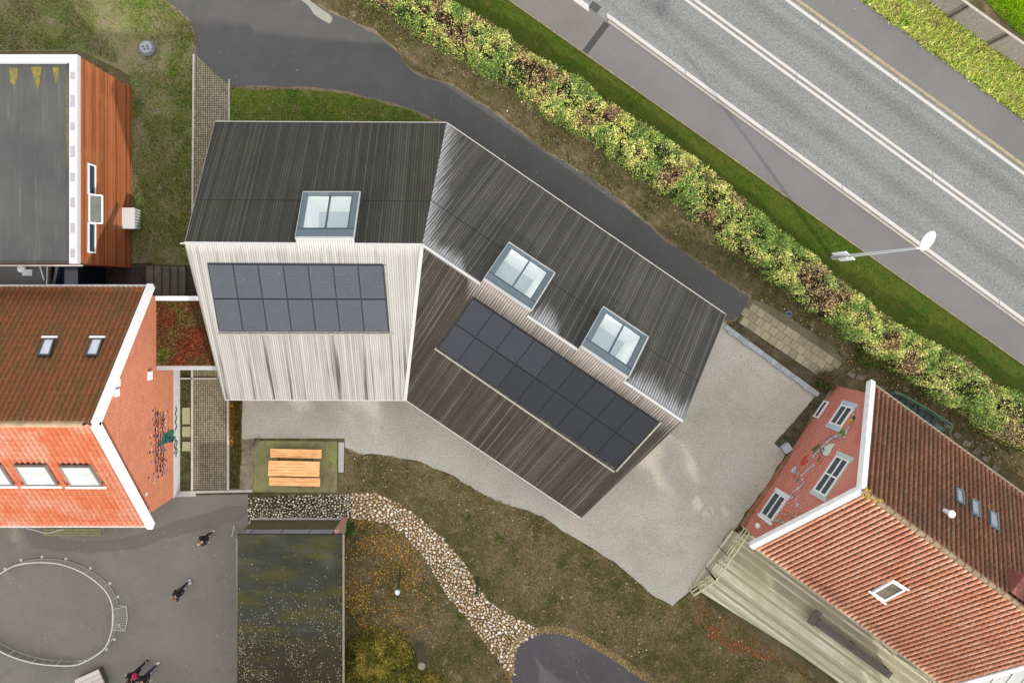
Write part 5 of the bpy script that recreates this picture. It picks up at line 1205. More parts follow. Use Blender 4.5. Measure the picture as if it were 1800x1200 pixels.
f = s.noise(o_, 20, 4, .8); mm = s.math('ADD', .5, f); cm = s.n('ShaderNodeCombineColor', {0: mm, 1: mm, 2: mm}).outputs[0]
M_moss = s.out(s.mix(1.0, col, cm, 'MULTIPLY'))
m = MB(); m.box(((sx0+sx1)/2, (sy0+sy1)/2, ZS-.08), (sx1-sx0, sy1-sy0, .14)); m.build('roof', M_moss, sh)
m = MB(); m.box((sx1-.03, (sy0+sy1)/2, ZS-.02), (.09, sy1-sy0+.04, .09)); m.build('fascia', flat('weathered_fascia', C(150, 138, 118, 1.3), .7, var=.2, scale=3), sh)
wx0, wx1 = P(445, 0).x, P(603, 0).x; wy = P(0, 914).y; m = MB()
m.prism([V((wx0, wy, 0)), V((wx1, wy, 0)), V((wx1, wy, 1.32)), V((wx0, wy, 1.32))][::-1], (0, -.2, 0)); m.prism([V((wx0, sy0, 0)), V((wx0, wy-.2, 0)), V((wx0, wy-.2, ZS-.15)), V((wx0, sy0, ZS-.15))], (.2, 0, 0)); m.prism([V((wx1, sy0, 0)), V((wx1, wy-.2, 0)), V((wx1, wy-.2, ZS-.15)), V((wx1, sy0, ZS-.15))][::-1], (-.2, 0, 0))
m.build('wall', flat('olive_render', C(92, 88, 56, 1.05), .9, var=.2, scale=2.5), sh)
for t0, t1 in ((.03, .10), (.11, .42), (.43, .72), (.73, .97)):
    m = MB(); xa, xb = wx0+(wx1-wx0)*t0, wx0+(wx1-wx0)*t1; m.box(((xa+xb)/2, wy-.04, 1.78), (xb-xa, .06, .84)); m.build('window_panel', flat('slate_panel', C(126, 130, 144, .85), .4, .5, var=.08), sh)
bf = brick_mat('shed_brick', C(196, 150, 130, 1.2), C(168, 110, 92, 1.2), C(170, 160, 150, 1.2), .24, .08, .014)
m = MB(); m.box((wx1+.12, wy-.1, 1.05), (.24, .6, 2.1)); m.build('brick_pier', bf, sh)
kerb('kerb', [(441, 914), (441, 936)], .08, .2, M_kerbs)
# thin rail next to the shed
m = MB(); p = P(419, 932); m.tube(p, p+V((0, 0, .9)), .02); m.tube(p+V((0, 0, .9)), p+V((.05, .5, .75)), .02); tag(m.build('handrail', STEEL), 'short thin metal handrail by the corner of the mossy shed', 'handrail')

# ---------------------------------------------------------------- street lamp and its sign board
sb = P(1463, 453); lp = empty('street_lamp', sb, 'tall pale street lamp with an oval head over the road edge', 'street lamp')
tp = P(1612, 436, 7.1); M_lamp = flat('pale_lamp_metal', (.62, .64, .68), .4, .5, .2, var=.05)
m = MB(); m.tube(sb, sb.lerp(tp, .22), .11, .10, 14); m.tube(sb.lerp(tp, .22), tp, .085, .045, 14); m.build('pole', M_lamp, lp)
hd = V((.5, .70, 0)).normalized(); hc = P(1630, 423, 7.2); m = MB()
m.tube(tp, hc-hd*.3, .045, .06, 10); m.build('arm', M_lamp, lp)
ang = math.atan2(hd.y, hd.x); m = MB(); m.ball(hc+V((0, 0, .02)), (.47, .225, .10), 24, 12, Matrix.Rotation(ang, 3, 'Z')); m.build('lamp_head', WHITE, lp, smooth=True)
m = MB(); m.ball(hc-V((0, 0, .06)), (.3, .15, .06), 16, 8, Matrix.Rotation(ang, 3, 'Z')); m.build('lamp_glass', glass_mat('lamp_glass', (.7, .7, .66), transp=False), lp, smooth=True)
c00, c10 = P(1461.5, 445.5, .55), P(1477.5, 459.5, .55); ub = (c10-c00).normalized(); nb_ = V((-ub.y, ub.x, 0)); nb_ = nb_ if nb_.x < 0 else -nb_
sg = empty('sign_board', (c00+c10)/2, 'white rectangular board fixed low on the street lamp pole above the hedge', 'sign'); h_ = V((0, 0, 1.32))
m = MB(); m.prism([c00, c10, c10+h_, c00+h_] if (c10-c00).cross(h_).dot(nb_) > 0 else [c00+h_, c10+h_, c10, c00], -nb_*.04); m.build('panel', flat('sign_white', (.86, .87, .9), .35, .5, var=.03), sg)
m = MB()
for t, z, w_ in ((.3, .95, .10), (.55, .8, .08), (.5, .6, .12)): c = c00+ub*(c10-c00).length*t+V((0, 0, z)); m.box(c+nb_*.006, (.02, .02, .02), col=(.3, .33, .4)); m.face([c+nb_*.01-ub*w_*.5, c+nb_*.01+ub*w_*.5, c+nb_*.01+ub*w_*.4+V((0, 0, .05)), c+nb_*.01-ub*w_*.4+V((0, 0, .05))], col=(.3, .33, .42))
m.build('bracket', VCOL, sg)

# ---------------------------------------------------------------- drain covers and manholes
def manhole(px, py, r, label, col, hump=.06):
    c = P(px, py); mh = empty('manhole', c, label, 'manhole'); m = MB(); m.tube(c, c+V((0, 0, hump)), r, r, 28, col=tuple(k*.45 for k in col)); m.build('ring', VCOL, mh)
    m = MB(); m.tube(c+V((-.04, .03, hump)), c+V((-.04, .03, hump+.05)), r*.78, r*.72, 24, col=col)
    for dx, dy in ((-.15, .02), (.1, .05), (-.05, -.13), (.16, -.1)): m.box(c+V((dx*r*2-.04, dy*r*2+.03, hump+.055)), (.09, .09, .01), col=tuple(k*.25 for k in col))
    m.build('cover', VCOL, mh)
manhole(260, 86, .42, 'round grey concrete manhole in the patchy west lawn', C(140, 142, 150, 1.1), .12)
manhole(1387, 552, .19, 'small bluish drain cover between the flagstones and the hedge', C(120, 128, 136, 1.15), .02)
m = MB(); c = P(1046, 13); m.box(c+V((0, 0, .012)), (.5, .38, .015), rz=-.6, col=C(64, 60, 58, 1.6))
for k in range(5): m.box(c+V((0, 0, .02))+V((math.cos(-.6), math.sin(-.6), 0))*(k-2)*.09, (.03, .32, .012), rz=-.6, col=C(110, 104, 100, 1.6))
tag(m.build('road_drain', VCOL), 'square dark iron drain grate in the road at the end of the broad white line', 'drain')

# ---------------------------------------------------------------- panna ring with goal
RT = [(0, 1008), (28, 993), (64, 988), (105, 991), (147, 1007), (181, 1033), (195, 1056), (198, 1072), (199, 1086), (197, 1105), (189, 1130), (175, 1147), (138, 1167), (98, 1169), (56, 1164), (15, 1151), (-20, 1130), (-48, 1100), (-56, 1070), (-40, 1036)]
zt = .5; base_ = [P(x, y, zt) for x, y in RT]; nR = len(base_)
def cr(i, t):
    p0, p1, p2, p3 = (base_[(i+k) % nR] for k in (-1, 0, 1, 2)); return .5*((2*p1)+(p2-p0)*t+(2*p0-5*p1+4*p2-p3)*t*t+(3*p1-p0-3*p2+p3)*t**3)
ring = [cr(i, t/6) for i in range(nR) for t in range(6)]
rg = empty('ball_court_ring', P(80, 1078), 'low oval metal ball court ring on the asphalt playground', 'ball court'); M_rg = flat('bright_galvanised', C(214, 212, 206, 1.35), .4, .5, .1, var=.06)
m = MB(); m2 = MB(); n_ = len(ring)
skip = {i for i in range(n_) if ring[i].x > P(196, 0, zt).x and P(0, 1066, zt).y > ring[i].y > P(0, 1104, zt).y}
for i in range(n_):
    a, b = ring[i], ring[(i+1) % n_]; m.tube(a, b, .035, n=8, caps=False)
    if i not in skip: m2.tube(xy(a, .05), xy(b, .05), .025, n=6, caps=False)
m.build('top_rail', M_rg, rg, smooth=True); m2.build('bottom_rail', flat('grey_galvanised', C(160, 162, 160, 1.3), .45), rg)
m = MB(); m3 = MB()
for i in range(n_):
    a = ring[i]
    if i in skip: continue
    if i % 2 == 0: m.beam(xy(a, .05), xy(a, zt), .015, .015, up=V((1, 0, 0)))
    if i % 6 == 0: m3.beam(xy(a, .0), xy(a, zt+.03), .06, .06, up=V((1, 0, 0))); c = ring[i]-(P(80, 1078, zt)); c.z = 0; m3.box(xy(a+c.normalized()*.1, .02), (.13, .13, .03))
m.build('baluster', M_rg, rg)['kind'] = 'stuff'; m3.build('post', M_rg, rg)
m = MB()
for i in range(n_):
    if 74 <= i < 104:
        a, b = ring[i], ring[(i+1) % n_]; m.face([xy(a, .08), xy(b, .08), xy(b, .46), xy(a, .46)])
m.build('side_panel', flat('grey_mesh_panel', C(124, 128, 124, 1.1), .6, var=.15, scale=4), rg)
gl = empty('panna_goal', P(212, 1088), 'small white mesh goal on the outer side of the oval ball court ring', 'goal')
ga, gb = P(198, 1070, zt), P(197, 1107, zt); ba, bb = P(222, 1065, .04), P(219, 1108, .04); bm_ = P(224, 1087, .04); m = MB()
for a, b in ((xy(ga, 0), ga), (xy(gb, 0), gb), (ga, gb), (ba, bm_), (bm_, bb), (ga, ba), (gb, bb), (xy(ga, .03), ba), (xy(gb, .03), bb)): m.tube(a, b, .022, n=8)
m.build('frame', M_rg, gl); m = MB()
for k in range(1, 13):
    t = k/13; a = ga.lerp(gb, t); b = (ba.lerp(bm_, t*2) if t < .5 else bm_.lerp(bb, t*2-1)); m.tube(a, b, .007, n=4); m.tube(xy(a, .05), a, .007, n=4)
for k in range(1, 8):
    t = k/8; m.tube(ga.lerp(ba, t), (ga.lerp(gb, .5)).lerp(bm_, t), .006, n=4); m.tube((ga.lerp(gb, .5)).lerp(bm_, t), gb.lerp(bb, t), .006, n=4)
m.build('net', M_rg, gl)
# pale block bench in the lower left corner
bk = empty('plank_bench', P(155, 1195), 'pale weathered plank bench block below the ball court ring', 'bench'); q4 = [(132, 1199), (174, 1180), (182, 1196), (150, 1222)]
u_ = (P(174, 1174, .45)-P(132, 1193, .45)).normalized(); v_ = V((-u_.y, u_.x, 0)); o4 = P(131, 1194, .45); m = MB()
for k in range(4): a = o4-v_*(.12+k*.24); m.beam(a, a+u_*1.32, .22, .06, col=tuple(x*(1-.06*k) for x in C(218, 206, 196, 1.3)))
m.build('seat', VCOL, bk); m = MB(); m.box(o4+u_*.66-v_*.48-V((0, 0, .235)), (1.2, .85, .40), rz=math.atan2(u_.y, u_.x), col=C(96, 88, 70, 1.2)); m.build('base', VCOL, bk)

# ---------------------------------------------------------------- picnic table
pt = empty('picnic_table', P(518, 825), 'new orange-tan timber picnic table with two fixed benches on the mossy pad', 'picnic table')
M_pine = NB('fresh_larch', .6, .3); o_ = M_pine.tc.outputs['Object']
M_pine.out(M_pine.mix(M_pine.step(M_pine.noise(M_pine.mapv(o_, (1.5, 22, 4)), 1.0, 5, .65), .3, .7), C(206, 140, 84, 1.0), C(246, 192, 132, 1.0))); M_pine = M_pine.m
def planks(name, px, z, k, wg=.012):
    q = [P(x, y, z) for x, y in px]
    for i in range(k):
        m = MB(); t0, t1 = i/k, (i+1)/k; a, b = bil(q, 0, (t0+t1)/2), bil(q, 1, (t0+t1)/2); wd = (q[3]-q[0]).length/k-wg; m.beam(a-V((0, 0, .022)), b-V((0, 0, .022)), wd, .045); m.build(name, M_pine, pt)
planks('table_board', [(472, 809), (562, 811), (561, 838), (471, 836)], .75, 5); planks('bench_board', [(475, 788), (565, 790), (565, 806), (475, 804)], .46, 2); planks('bench_board', [(473, 838), (563, 840), (562, 855), (473, 853)], .46, 2)
for x in (489, 548):
    m = MB(); a, b = P(x, 789, .3), P(x, 853, .3); m.beam(a, b, .07, .10); xx = a.x
    for y, z0, z1, dy in ((P(0, 797, .3).y, 0, .42, .0), (P(0, 846, .3).y, 0, .42, .0)): m.beam(V((xx, y, z0)), V((xx, y, z1)), .08, .08, up=V((1, 0, 0)))
    for s1 in (-.25, .25): m.beam(V((xx, (a.y+b.y)/2+s1*1.6, 0)), V((xx, (a.y+b.y)/2+s1, .70)), .08, .08, up=V((1, 0, 0)))
    m.build('trestle', M_bw, pt)
m = MB(); m.beam(P(441, 786, .18), P(457, 771, .18), .09, .16); tag(m.build('timber_edge', M_bw), 'short dark timber sleeper at the upper left corner of the picnic pad', 'timber')

# ---------------------------------------------------------------- posts on the lower lawn
def post(px, py, bx, by, h, r, label, cap, mat, cr=.14):
    b = P(bx, by); p = empty('wooden_post', b, label, 'post'); t = P(px, py, h); m = MB(); m.tube(b, t, r, r*.92, 10); m.build('shaft', mat, p)
    m = MB()
    if cap is WHITE: m.ball(t+V((0, 0, .1)), (cr, cr, cr), 14, 10); m.build('ball_cap', cap, p, smooth=True)
    else: m.tube(t, t+V((0, 0, .03)), r*1.1, r*1.0, 10); m.build('cap', cap, p)
M_gp = flat('green_post', C(72, 84, 52, 1.2), .7, var=.2, scale=6)
post(699, 1039, 703, 1008, 2.0, .07, 'green post topped by a small white ball on the leafy lawn', WHITE, M_gp, .13)
post(838, 1046, 840, 1015, 2.1, .085, 'plain green post standing in the dry creek', M_gp, M_gp)
post(741, 1170, 738, 1132, 2.1, .17, 'thick weathered grey post beside the shrub at the bottom', flat('grey_wood_top', C(150, 136, 118, 1.25), .8), flat('grey_wood', C(96, 88, 78, 1.15), .8, var=.25, scale=5))

# ---------------------------------------------------------------- fence beyond the road
fnc = empty('board_fence', P(1750, 60), 'weathered grey board fence half hidden by rough plants beyond the road', 'fence'); zf = 1.5
fp = [P(x, y, zf) for x, y in ((1618, -58), (1660, -24), (1704, 10), (1774, 60), (1850, 112), (1930, 168), (2010, 226))]
M_fb = flat('grey_boards', C(168, 158, 150, 1.7), .85, var=.22, scale=7); 
for a, b in zip(fp[:-1], fp[1:]):
    m = MB(); d = (b-a).normalized()
    for k in range(8): z = zf-.09-k*.175; m.beam(xy(a+d*.06, z), xy(b-d*.06, z), .035, .165)
    m.build('board_panel', M_fb, fnc)
for a in fp: m = MB(); m.beam(xy(a, 0), xy(a, zf+.04), .14, .14, up=V((1, 0, 0))); m.build('post', flat('dark_post', C(100, 90, 84, 1.5), .85), fnc)
m = MB()
for a, b in zip(fp[:-1], fp[1:]): m.beam(a+V((0, 0, .03)), b+V((0, 0, .03)), .12, .035)
m.build('top_rail', flat('pale_rail', C(200, 190, 178, 1.8), .8, var=.15, scale=7), fnc)

# ---------------------------------------------------------------- hedge
HC = [(520, -150), (640, -62), (725, 2), (840, 66), (965, 150), (1090, 228), (1212, 314), (1318, 400), (1436, 498), (1556, 590), (1690, 672), (1806, 748), (1960, 850), (2150, 985)]
hp = np.array([[P(x, y, 1.5).x, P(x, y, 1.5).y] for x, y in HC]); seg = np.linalg.norm(np.diff(hp, axis=0), axis=1); cum = np.r_[0, np.cumsum(seg)]
def hedge_at(s): 
    x = np.interp(s, cum, hp[:, 0]); y = np.interp(s, cum, hp[:, 1]); e = .3; dx = np.interp(s+e, cum, hp[:, 0])-np.interp(s-e, cum, hp[:, 0]); dy = np.interp(s+e, cum, hp[:, 1])-np.interp(s-e, cum, hp[:, 1]); l = np.hypot(dx, dy); return x, y, -dy/l, dx/l
hg = empty('hedge', (hp[6][0], hp[6][1], 0), 'long clipped hedge with green, yellow and bare brown patches beside the cycle path', 'hedge')
NL = 230000; s_ = rng.uniform(0, cum[-1], NL); th = rng.uniform(-.12, math.pi+.12, NL); hx, hy, nx_, ny_ = hedge_at(s_)
bump_ = vnoise(hx+2.2*np.cos(th), hy, .62, 21, 2)
half = 1.05+.18*(vnoise(s_, s_*0, 2.2, 5)-.5)*2; rad = rng.uniform(.72, 1.0, NL)**.5*(.78+.46*bump_)
cxs = np.sign(np.cos(th))*np.abs(np.cos(th))**.55; szs = np.sign(np.sin(th))*np.abs(np.sin(th))**.55
x = hx+nx_*cxs*half*rad+rng.normal(0, .04, NL); y = hy+ny_*cxs*half*rad+rng.normal(0, .04, NL); z = .15+1.65*np.clip(szs, -.05, 1)*rad+rng.normal(0, .05, NL)
tp_ = rng.random(NL) < .42; tt = rng.uniform(-.85, .85, NL); x = np.where(tp_, hx+nx_*tt*half+rng.normal(0, .04, NL), x); y = np.where(tp_, hy+ny_*tt*half+rng.normal(0, .04, NL), y)
z = np.where(tp_, 1.30+.70*vnoise(hx+nx_*tt*half, hy+ny_*tt*half, .55, 23, 2)+rng.normal(0, .06, NL)-.16*tt**4, z)
holes_ = vnoise(x, y, .38, 31, 2); keep = ((holes_ > .40) | (rng.random(NL) < .22)) & (z > .03); 
pn = vnoise(x, y, 1.0, 41, 3)+rng.normal(0, .075, NL); pn2 = vnoise(x, y, .42, 51, 2)+rng.normal(0, .09, NL)
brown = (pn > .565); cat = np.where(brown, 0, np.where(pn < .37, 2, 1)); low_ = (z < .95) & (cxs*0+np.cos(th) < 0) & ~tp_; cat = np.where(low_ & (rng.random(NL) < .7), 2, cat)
keep &= ~(brown & (rng.random(NL) < .45))
x, y, z, pn2, cat = x[keep], y[keep], z[keep], pn2[keep], cat[keep]; n_ = len(x)
KH = .82
c_br = pick(rng, n_, [C(118, 90, 68, KH), C(150, 126, 96, KH), C(84, 62, 48, KH), C(196, 180, 122, KH)], [.32, .24, .24, .20])
c_ye = pick(rng, n_, [C(192, 188, 108, KH*.92), C(222, 216, 156, KH*.92), C(150, 166, 72, KH*.92), C(200, 180, 104, KH*.92), C(116, 98, 64, KH)], [.27, .14, .38, .09, .12])
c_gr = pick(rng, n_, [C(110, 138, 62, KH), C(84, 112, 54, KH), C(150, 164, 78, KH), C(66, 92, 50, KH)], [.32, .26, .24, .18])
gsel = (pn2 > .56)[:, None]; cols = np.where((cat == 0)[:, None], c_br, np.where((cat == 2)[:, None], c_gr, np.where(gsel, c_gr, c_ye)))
p3 = np.stack([x, y, z], 1); nr = rng.normal(0, .6, (n_, 3)); nr[:, 2] += .9
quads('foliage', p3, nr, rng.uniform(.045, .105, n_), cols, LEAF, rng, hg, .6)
# twigs
NT = 16000; s_ = rng.uniform(0, cum[-1], NT); hx, hy, nx_, ny_ = hedge_at(s_); t = rng.uniform(-.9, .9, NT); px_, py_ = hx+nx_*t, hy+ny_*t; zz = rng.uniform(.9, 1.5, NT)
o = blades('twigs', np.stack([px_, py_, zz], 1), pick(rng, NT, [C(140, 116, 92, 1.6), C(100, 80, 62, 1.6), C(170, 150, 124, 1.6)]), GRASSB, rng, (.25, .5), (.008, .014), .6, hg); o['kind'] = 'stuff'
m = MB(); prev = None; 
for i in range(60):
    s0 = cum[-1]*i/59; a = hedge_at(np.array([s0])); c = V((a[0][0], a[1][0], 0)); nn = V((a[2][0], a[3][0], 0)); pr = [c-nn*.75, c-nn*.7+V((0, 0, 1.05)), c-nn*.3+V((0, 0, 1.3)), c+nn*.3+V((0, 0, 1.3)), c+nn*.7+V((0, 0, 1.05)), c+nn*.75]
    if prev:
        for k in range(5): m.face([prev[k], pr[k], pr[k+1], prev[k+1]])
    prev = pr
m.build('branch_core', ground_mat('hedge_core', C(60, 50, 34, 1.6), C(44, 44, 24, 1.6), None, 2, 6, .3, 12), hg)

# ---------------------------------------------------------------- off-frame trees to the south that shade the playground and the yard
def crown(name, parent, c, r, n, pal, seed, size=(.12, .26)):
    g = np.random.default_rng(seed); d = g.normal(0, 1, (n, 3)); d /= np.linalg.norm(d, axis=1, keepdims=True)
    rr_ = g.uniform(.35, 1, n)**.5; p = d*rr_[:, None]*np.array(r); k = vnoise(p[:, 0]+p[:, 2], p[:, 1]+p[:, 2]*.7, 1.1, seed, 2) > .42; p = p[k]+np.array(c)
    m_ = len(p); return quads(name, p, d[k]+g.normal(0, .6, (m_, 3)), g.uniform(*size, m_), pick(g, m_, pal), LEAF, g, parent, .65)
def tree(x, y, h, r, seed, label, group):
    t = empty('broadleaf_tree', (x, y, 0), label, 'tree', group); m = MB(); g = random.Random(seed); top = V((x, y, h*.75)); m.tube(V((x, y, 0)), V((x+.1, y, h*.45)), .28, .18); m.tube(V((x+.1, y, h*.45)), top, .18, .06)
    for k in range(9):
        a = g.uniform(0, 6.28); z = h*g.uniform(.35, .65); m.tube(V((x+.05, y, z)), V((x+math.cos(a)*r*.7, y+math.sin(a)*r*.7, z+h*.18)), .07, .02, 6)
    m.build('trunk', M_bw, t); crown('crown', t, (x, y, h*.62), (r, r, h*.37), 14000, [C(150, 150, 60, 1.8), C(120, 130, 50, 1.8), C(170, 140, 60, 1.8)], seed, (.22, .42)); return t
t0_ = None
for i, x in enumerate((-22, -18, -14, -10, -6, -2, 2, 6, 10, 14, 18, 22.4)):
    y = -25.4-.5*math.sin(i*2.1); zl = 1.6 if x > 12 else 0.0
    if t0_ is None: t0_ = tree(x, y, 9.6, 2.9, 60, 'broadleaf tree in the row south of the playground and deck', 'row of trees south of the playground')
    else:
        c = t0_.copy(); COL.objects.link(c); c.location = (x, y, 0); c.scale = (1, 1, 1.25 if 0 < x < 11 else (1.06 if x > 12 else 1)); c.rotation_euler = (0, 0, i*1.3)
        for ch in list(t0_.children):
            d = ch.copy(); COL.objects.link(d); d.parent = c

# ---------------------------------------------------------------- shrubs
def shrub(px, py, r, h, n, pal, label, seed, spiky=False):
    c = P(px, py); t = empty('shrub', c, label, 'shrub'); g = np.random.default_rng(seed); m = MB(); gr = random.Random(seed)
    for k in range(12): a = gr.uniform(0, 6.28); m.tube(c, c+V((math.cos(a)*r*.6, math.sin(a)*r*.6, h*.7)), .02, .006, 5)
    m.build('stems', M_bw, t)
    d = g.normal(0, 1, (n, 3)); d[:, 2] = np.abs(d[:, 2]); d /= np.linalg.norm(d, axis=1, keepdims=True); rr_ = g.uniform(.2, 1, n)**.6
    p = d*rr_[:, None]*np.array([r, r, h]); k = vnoise(p[:, 0], p[:, 1], .35, seed, 2) > .36; p = p[k]; 
    ed = 1+.3*(vnoise(p[:, 0]*3, p[:, 1]*3, 1.0, seed+1)-.5); p[:, 0] *= ed; p[:, 1] *= ed; p += np.array(c)+g.normal(0, .10, p.shape); m_ = len(p)
    quads('foliage', p, g.normal(0, .7, (m_, 3))+np.array([0, 0, .8]), g.uniform(.05, .12, m_), pick(g, m_, pal, None, vnoise(p[:, 0], p[:, 1], .5, seed+3)), LEAF, g, t, .5)
PS = [C(84, 88, 34, .8), C(112, 110, 44, .8), C(144, 134, 56, .8), C(130, 112, 52, .8), C(166, 152, 72, .8)]
shrub(668, 1158, 1.75, 1.3, 30000, PS, 'olive-yellow shrub beside the thick grey post', 1); shrub(708, 1180, .9, 1.2, 8000, PS, 'lower olive shrub between the grey post and the photo edge', 2)
shrub(640, 1196, 1.0, 1.3, 9000, PS, 'yellowish shrub against the lower corner of the mossy shed', 3); shrub(612, 1170, .7, 1.2, 6000, PS, 'narrow yellow-green shrub squeezed against the shed fascia', 12)
shrub(760, 1202, .7, .7, 4000, PS, 'small dark shrub right of the thick grey post', 4)
shrub(1448, 668, .5, .5, 3000, [C(60, 84, 40, 1.1), C(90, 96, 50, 1.1), C(110, 92, 60, 1.1)], 'small dark green bush at the corner of the mural house', 5)
shrub(1528, 622, .7, .8, 4500, [C(64, 96, 36, 1.1), C(90, 110, 48, 1.1), C(120, 118, 62, 1.1)], 'green bush leaning out of the hedge above the flagstones', 6)
shrub(1222, 1034, .22, .3, 700, [C(130, 140, 50, 1.1), C(90, 110, 40, 1.1)], 'tiny yellow-green weed at the foot of the deck steps', 7)
shrub(612, 925, .3, .5, 1500, [C(70, 120, 40, 1.1), C(60, 96, 36, 1.1)], 'bright green plant at the brick pier of the shed', 8)
shrub(500, 1204, 1.1, .7, 6000, PS, 'olive brambles hanging over the bottom of the shed roof', 9)
shrub(1800, 96, .5, 1.2, 3500, [C(190, 180, 100, 1.6), C(160, 160, 80, 1.6)], 'dry yellow shrub in front of the board fence at the photo edge', 10)

# ---------------------------------------------------------------- ground cover
EXW = [NPATH, [(343, 97), (403, 97), (403, 470), (338, 470)]]
MANH = [[(246, 72), (276, 72), (276, 102), (246, 102)]]
def cover(name, n, polys, excl, pal, label, hgt, wd, dens=None, ns=(40, 3), lean=.6, mat=GRASSB, var=.45):
    pp = scatter_px(n, polys, excl, rng, dens); w3 = g2w(pp, .0); nv = vnoise(pp[:, 0], pp[:, 1], ns[0], ns[1], 4)
    return tag(blades(name, w3, pick(rng, len(pp), pal, None, nv, var), mat, rng, hgt, wd, lean), label, 'grass', None, 'stuff')
PG = [C(128, 112, 78, KS*.8), C(112, 104, 64, KS*.8), C(98, 106, 50, KS*.8), C(84, 108, 36, KS*.8), C(110, 128, 44, KS*.8), C(130, 134, 60, KS*.8)]
WESTV = [(-40, -30), (300, -30), (300, 12), (336, 40), (343, 95), (338, 470), (225, 470), (225, 120), (140, 85), (-40, 90)]
cover('grass', 80000, [WESTV], EXW+MANH, PG, 'short patchy grass of the west lawn', (.03, .08), (.014, .034), ns=(34, 3), dens=lambda x, y: np.clip((vnoise(x, y, 46, 65, 3)-.36)*4, .12, 1))
cover('grass', 12000, [[(404, 150), (560, 158), (640, 174), (720, 194), (785, 225), (404, 225)]], [], PG[1:], 'grass of the lawn wedge', (.03, .07), (.014, .03), ns=(30, 8))
cover('moss', 30000, [WESTV], EXW+MANH, [C(84, 116, 30, KS*.85), C(98, 130, 36, KS*.85), C(70, 100, 26, KS*.85), C(120, 140, 48, KS*.85)], 'brighter green patches of the west lawn', (.03, .08), (.014, .034), dens=lambda x, y: np.clip((vnoise(x, y, 40, 66, 3)-.5)*7, .0, 1), ns=(16, 67))
yel = [(300, 60), (345, 60), (340, 460), (300, 460)]
cover('weeds', 3500, [yel], [], [C(110, 132, 34, KS), C(140, 150, 44, KS), C(90, 120, 30, KS)], 'yellow-green weeds along the paver path', (.04, .1), (.02, .045), lambda x, y: (vnoise(x, y, 22, 9) > .45)*1.0)
HN = [(x, L_kerb(x)) for x in (480, 1000, 1500, 1800)]; 
cover('grass', 80000, [[(560, L_kerb(560)), (1850, L_kerb(1850)), (1850, L_kerb(1850)+75), (560, L_kerb(560)+75)]], [], [C(66, 84, 20, KS), C(84, 98, 28, KS), C(98, 106, 40, KS), C(74, 94, 22, KS), C(116, 112, 54, KS)], 'grass of the strip between hedge and cycle path', (.03, .09), (.014, .032), ns=(20, 12))
PH = [(540, -10), (590, 22), (655, 50), (704, 90), (730, 126), (790, 146), (850, 184), (900, 220), (960, 266), (1030, 306), (1100, 360), (1180, 428), (1250, 476), (1320, 520), (1420, 578), (1480, 625), (1500, 650), (1540, 670), (1660, 740), (1800, 850), (1800, 770), (1690, 700), (1556, 628), (1440, 540), (1318, 440), (1212, 350), (1090, 266), (965, 186), (840, 100), (725, 40), (650, -10)]
PB = [C(134, 116, 88, KS*.75), C(118, 106, 70, KS*.75), C(104, 100, 54, KS*.75), C(90, 98, 42, KS*.75), C(100, 106, 48, KS*.75), C(128, 116, 72, KS*.75)]
cover('grass', 150000, [PH], [FP], PB, 'brownish grass and weeds between the path and the hedge', (.04, .13), (.014, .036), ns=(26, 15), dens=lambda x, y: np.clip((vnoise(x, y, 34, 16, 3)-.3)*4, .05, 1))
LOWV = [p for p in LOW if p[1] < 1210]+[(1440, 1204), (425, 1204)]
LOWV = [(608, 786), (640, 798), (690, 802), (740, 812), (800, 838), (850, 868), (900, 888), (955, 906), (985, 932), (1040, 963), (1100, 1003), (1150, 1048), (1182, 1066), (1225, 1040), (1300, 1098), (1440, 1204), (606, 1204), (606, 905)]
DK = [[(1232, 1045), (1400, 1150), (1500, 1220), (1500, 1000)]]
SHB = [(415, 905), (606, 905), (606, 1210), (415, 1210)]
cover('grass', 190000, [LOWV], [CREEK, POND, SHB]+DK, [C(132, 112, 84, KS*.72), C(112, 98, 70, KS*.72), C(98, 88, 54, KS*.72), C(82, 82, 42, KS*.72), C(92, 94, 46, KS*.72), C(122, 106, 74, KS*.72), C(138, 120, 90, KS*.72)], 'worn grass of the lower lawn', (.02, .07), (.012, .026), ns=(44, 17), lean=.8)
PR = [C(156, 146, 96, .75), C(180, 178, 104, .75), C(136, 158, 60, .75), C(170, 178, 84, .75), C(202, 198, 134, .75), C(116, 144, 50, .75)]
HS = [(560, -40), (640, -20), (690, 24), (730, 52), (840, 118), (960, 200), (1085, 282), (1206, 366), (1310, 456), (1432, 556), (1550, 642), (1680, 714), (1800, 786), (1800, 840), (1660, 765), (1540, 690), (1415, 604), (1284, 506), (1178, 420), (1056, 330), (932, 248), (812, 160), (705, 90), (660, 56), (600, 0)]
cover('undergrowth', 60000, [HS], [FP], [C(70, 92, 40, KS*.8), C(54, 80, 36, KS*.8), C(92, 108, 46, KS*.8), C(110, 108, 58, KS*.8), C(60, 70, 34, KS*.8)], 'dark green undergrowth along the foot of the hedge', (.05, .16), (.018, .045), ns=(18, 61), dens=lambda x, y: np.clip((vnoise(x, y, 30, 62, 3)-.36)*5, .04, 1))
cover('grass', 40000, [LOWV], [CREEK, POND, SHB]+DK, [C(72, 86, 30, KS*.85), C(86, 98, 36, KS*.85), C(64, 78, 28, KS*.85)], 'greener patches of grass on the lower lawn', (.03, .08), (.014, .03), ns=(20, 63), dens=lambda x, y: np.clip((vnoise(x, y, 62, 64, 3)-.54)*9, .0, 1))
RVV = [(1500, -20), (1512, 0), (1655, 106), (1800, 212), (1860, 256), (1860, 140), (1774, 78), (1704, 24), (1640, -20)]
cover('rough_plants', 60000, [RVV], [], PR, 'tall rough yellow-green plants below the board fence', (.12, .34), (.018, .04), ns=(15, 19), lean=.75)
